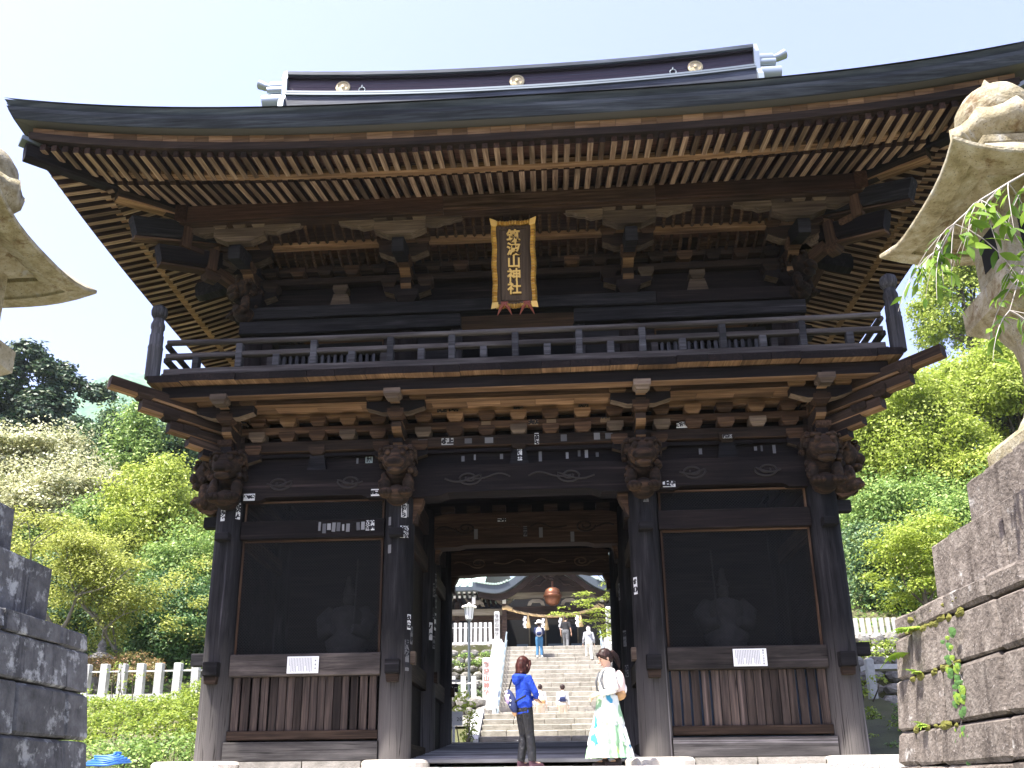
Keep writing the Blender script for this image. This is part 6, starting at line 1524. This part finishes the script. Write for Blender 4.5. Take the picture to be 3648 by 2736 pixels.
for k in range(9): b = MB(); a = k*.75; ell(b, (-.045+.01*math.cos(a), .072*math.cos(a), .05+.115*math.sin(a)), (.016, .014, .016), 8, 6); b.build('white_pompon', M_WHITE, BG)
b = MB(); ell(b, (.0, .03, -.16), (.03, .05, .07), 10, 8); b.build('tan_corner', C_TAN, BG)
MB().tube([(0, .0, .17), (.035, -.05, .24), (.05, -.13, .30)], .012, 6).build('strap', C_BLK, BG); MB().tube([(.0, -.05, -.05), (.03, -.16, -.06), (.1, -.26, -.06)], .014, 6).build('waist_strap', C_BLK, BG)
S, tp, hp, HR, W_ = person('smiling woman with a ponytail in a white top and long printed skirt, looking down', (1.235, -1.02, -.15), R(197), 1.62,
    [((-.03, .245, 1.03), (.17, .12, .975)), ((-.02, -.235, 1.03), (.18, -.06, .965))], [((.0, .075, .47), (-.06, .12, .085)), ((.03, -.08, .47), (.04, -.1, .085))],
    head=(.42, .12), top=C_WHITE, hair=M_HAIRB, style='pony', shoes=C_SHOE, topname='white_top', hem=.83, slim=.97, skirt=True)
rs = []; n = 72
for i in range(26):
    t = i/25; z = .96-.84*t; tier = 1 if t > .45 else 0; tier += 1 if t > .78 else 0
    base = .15+.19*t**1.1; fl = .004+.02*t; rs.append([])
    for q in range(n):
        a = 2*math.pi*q/n; rr = base+fl*math.sin(a*(9+4*tier)+tier)+.012*math.sin(a*4+t*5)*t
        if t in (12/25, 20/25): rr -= .012
        rs[-1].append((rr*math.cos(a)*.92+.01*t, rr*math.sin(a)*1.12, z))
sk = MB(); sk.rings(rs, smooth=True, cap=False); so = fixn(sk.build('skirt', C_SKIRT, S))
b = MB(); ell(b, (.235, .03, .95), (.022, .04, .012), 10, 6); b.build('phone', plain('pale_phone', (.5, .4, .38), .4), S)
b = MB(); ell(b, hp(-.115, 0, .045), (.02, .026, .026), 10, 6); b.build('hair_tie', C_BLK, S)
P = pack('pale pink and tan backpack on the woman in the printed skirt', S, tp, C_PINK, Vector((-.18, -.01, 1.13)), (.085, .13, .20), low=C_TAN, pocket=C_PALE)
# ---- visitors on the stairs
def stz(y): return 1.6+.2265*(math.floor((y-19.85-.0)/.397)+1)
def std(k, stand=1): return [((.03, .085, .47), (-.02, .10, .085)), ((.03, -.085, .47), (.0, -.10, .085))]
UPA = [((.08, .2, 1.08), (.26, .14, 1.18)), ((.08, -.2, 1.08), (.26, -.14, 1.18))]; DN = [((-.02, .23, 1.02), (.10, .25, .80)), ((-.02, -.23, 1.02), (.06, -.25, .80))]
y = 25.45
S, tp, hp, HR, W_ = person('man in white sun hat, navy shirt and jeans high on the stairs', (-.17, y, stz(y)), R(90), 1.62, UPA, std(0), lean=.05, head=(.05, 0), top=C_NAVY, bottom=C_JEAN, hair=M_HAIRB, style='short', shoes=C_SHOEW, vox=.02, topname='shirt')
b = MB(); b.lathe([(.19, -.01), (.185, .01), (.105, .05), (.10, .11), (.07, .145), (.01, .15)], hp(-.005, 0, .04), 18); b.build('sun_hat', C_OFFW, S)
pack('grey backpack on the man in jeans', S, tp, C_GREY, Vector((-.2, 0, 1.1)), (.10, .15, .22), pocket=C_NAVY)
S, tp, hp, HR, W_ = person('person in a black T-shirt and grey trousers at the very top of the stairs', (1.05, 28.1, 5.68), R(78), 1.66, DN, [((.10, .085, .48), (.16, .11, .085)), ((-.02, -.085, .47), (-.22, -.11, .10))], lean=.22, head=(.3, 0), top=C_BLK, bottom=C_DENIMG, hair=M_HAIRB, style='short', shoes=C_PALE, vox=.02, sleeve=0, topname='T-shirt')
y = 25.4
S, tp, hp, HR, W_ = person('person in a navy-striped jersey and pale trousers near the right rail of the stairs', (2.03, y, stz(y)), R(96), 1.6, DN, [((.14, .085, .52), (.16, .1, .25)), ((.0, -.085, .47), (-.03, -.1, .085))], lean=.08, head=(.1, 0), top=C_STRIPE, bottom=C_OFFW, hair=M_HAIRB, style='short', shoes=C_SHOE, vox=.02, topname='jersey')
b = MB(); ell(b, hp(-.05, 0, -.02), (.09, .1, .12), 12, 8); ell(b, tp(-.1, 0, 1.27), (.06, .12, .12), 12, 8); m2 = fuse(b, .018, 3); m2.materials.append(C_PALE); put('neck_towel', m2, S)
for x, y, rz, lab, mt, mp in ((-.06, 19.2, 96, 'person in pale top and beige shorts, left of the two starting up the stairs', C_PALE, C_TAN), (.75, 19.4, 88, 'person in dark cap and pale jacket, right of the two starting up the stairs', C_PALE, C_NAVY)):
    S, tp, hp, HR, W_ = person(lab, (x, y, 1.6), R(rz), 1.58, [((.16, .2, 1.0), (.12, .22, .82)), ((.16, -.2, 1.0), (.10, -.22, .82))], [((.1, .085, .5), (.1, .1, .25)), ((.03, -.085, .47), (-.04, -.1, .085))], lean=.32, head=(.35, 0), top=mt, bottom=C_BEIGE, hair=M_HAIRB, style='short', shoes=C_SHOEW, vox=.02, shorts=True, topname='jacket')
    b = MB(); ell(b, hp(-.01, 0, .06), (.11, .1, .085), 12, 8); ell(b, hp(.09, 0, .045), (.06, .07, .012), 10, 6); b.build('cap', C_BLK if mp is C_NAVY else C_BEIGE, S)
    pack('navy-based pale backpack on the person in the dark cap' if mp is C_NAVY else 'tan shoulder bag worn low by the left person starting up the stairs', S, tp, C_GREY if mp is C_NAVY else C_BEIGE, Vector((-.05, 0, 1.12)) if mp is C_NAVY else Vector((-.12, -.03, .98)), (.1, .14, .17) if mp is C_NAVY else (.08, .15, .11), low=mp)
# ================================================================ AIR
HZ = MB().box((-20, 152, 87.5), (630, 430, 183)).build('haze', bpy.data.materials.new('haze_air')); HZ['kind'] = 'stuff'
_hm = HZ.data.materials[0]; _hm.use_nodes = True; _hm.node_tree.nodes.clear()
_v = _hm.node_tree.nodes.new('ShaderNodeVolumePrincipled'); _o = _hm.node_tree.nodes.new('ShaderNodeOutputMaterial')
_v.inputs['Density'].default_value = .0002; _v.inputs['Color'].default_value = (.80, .90, 1, 1); _v.inputs['Anisotropy'].default_value = .3
_hm.node_tree.links.new(_v.outputs[0], _o.inputs['Volume'])
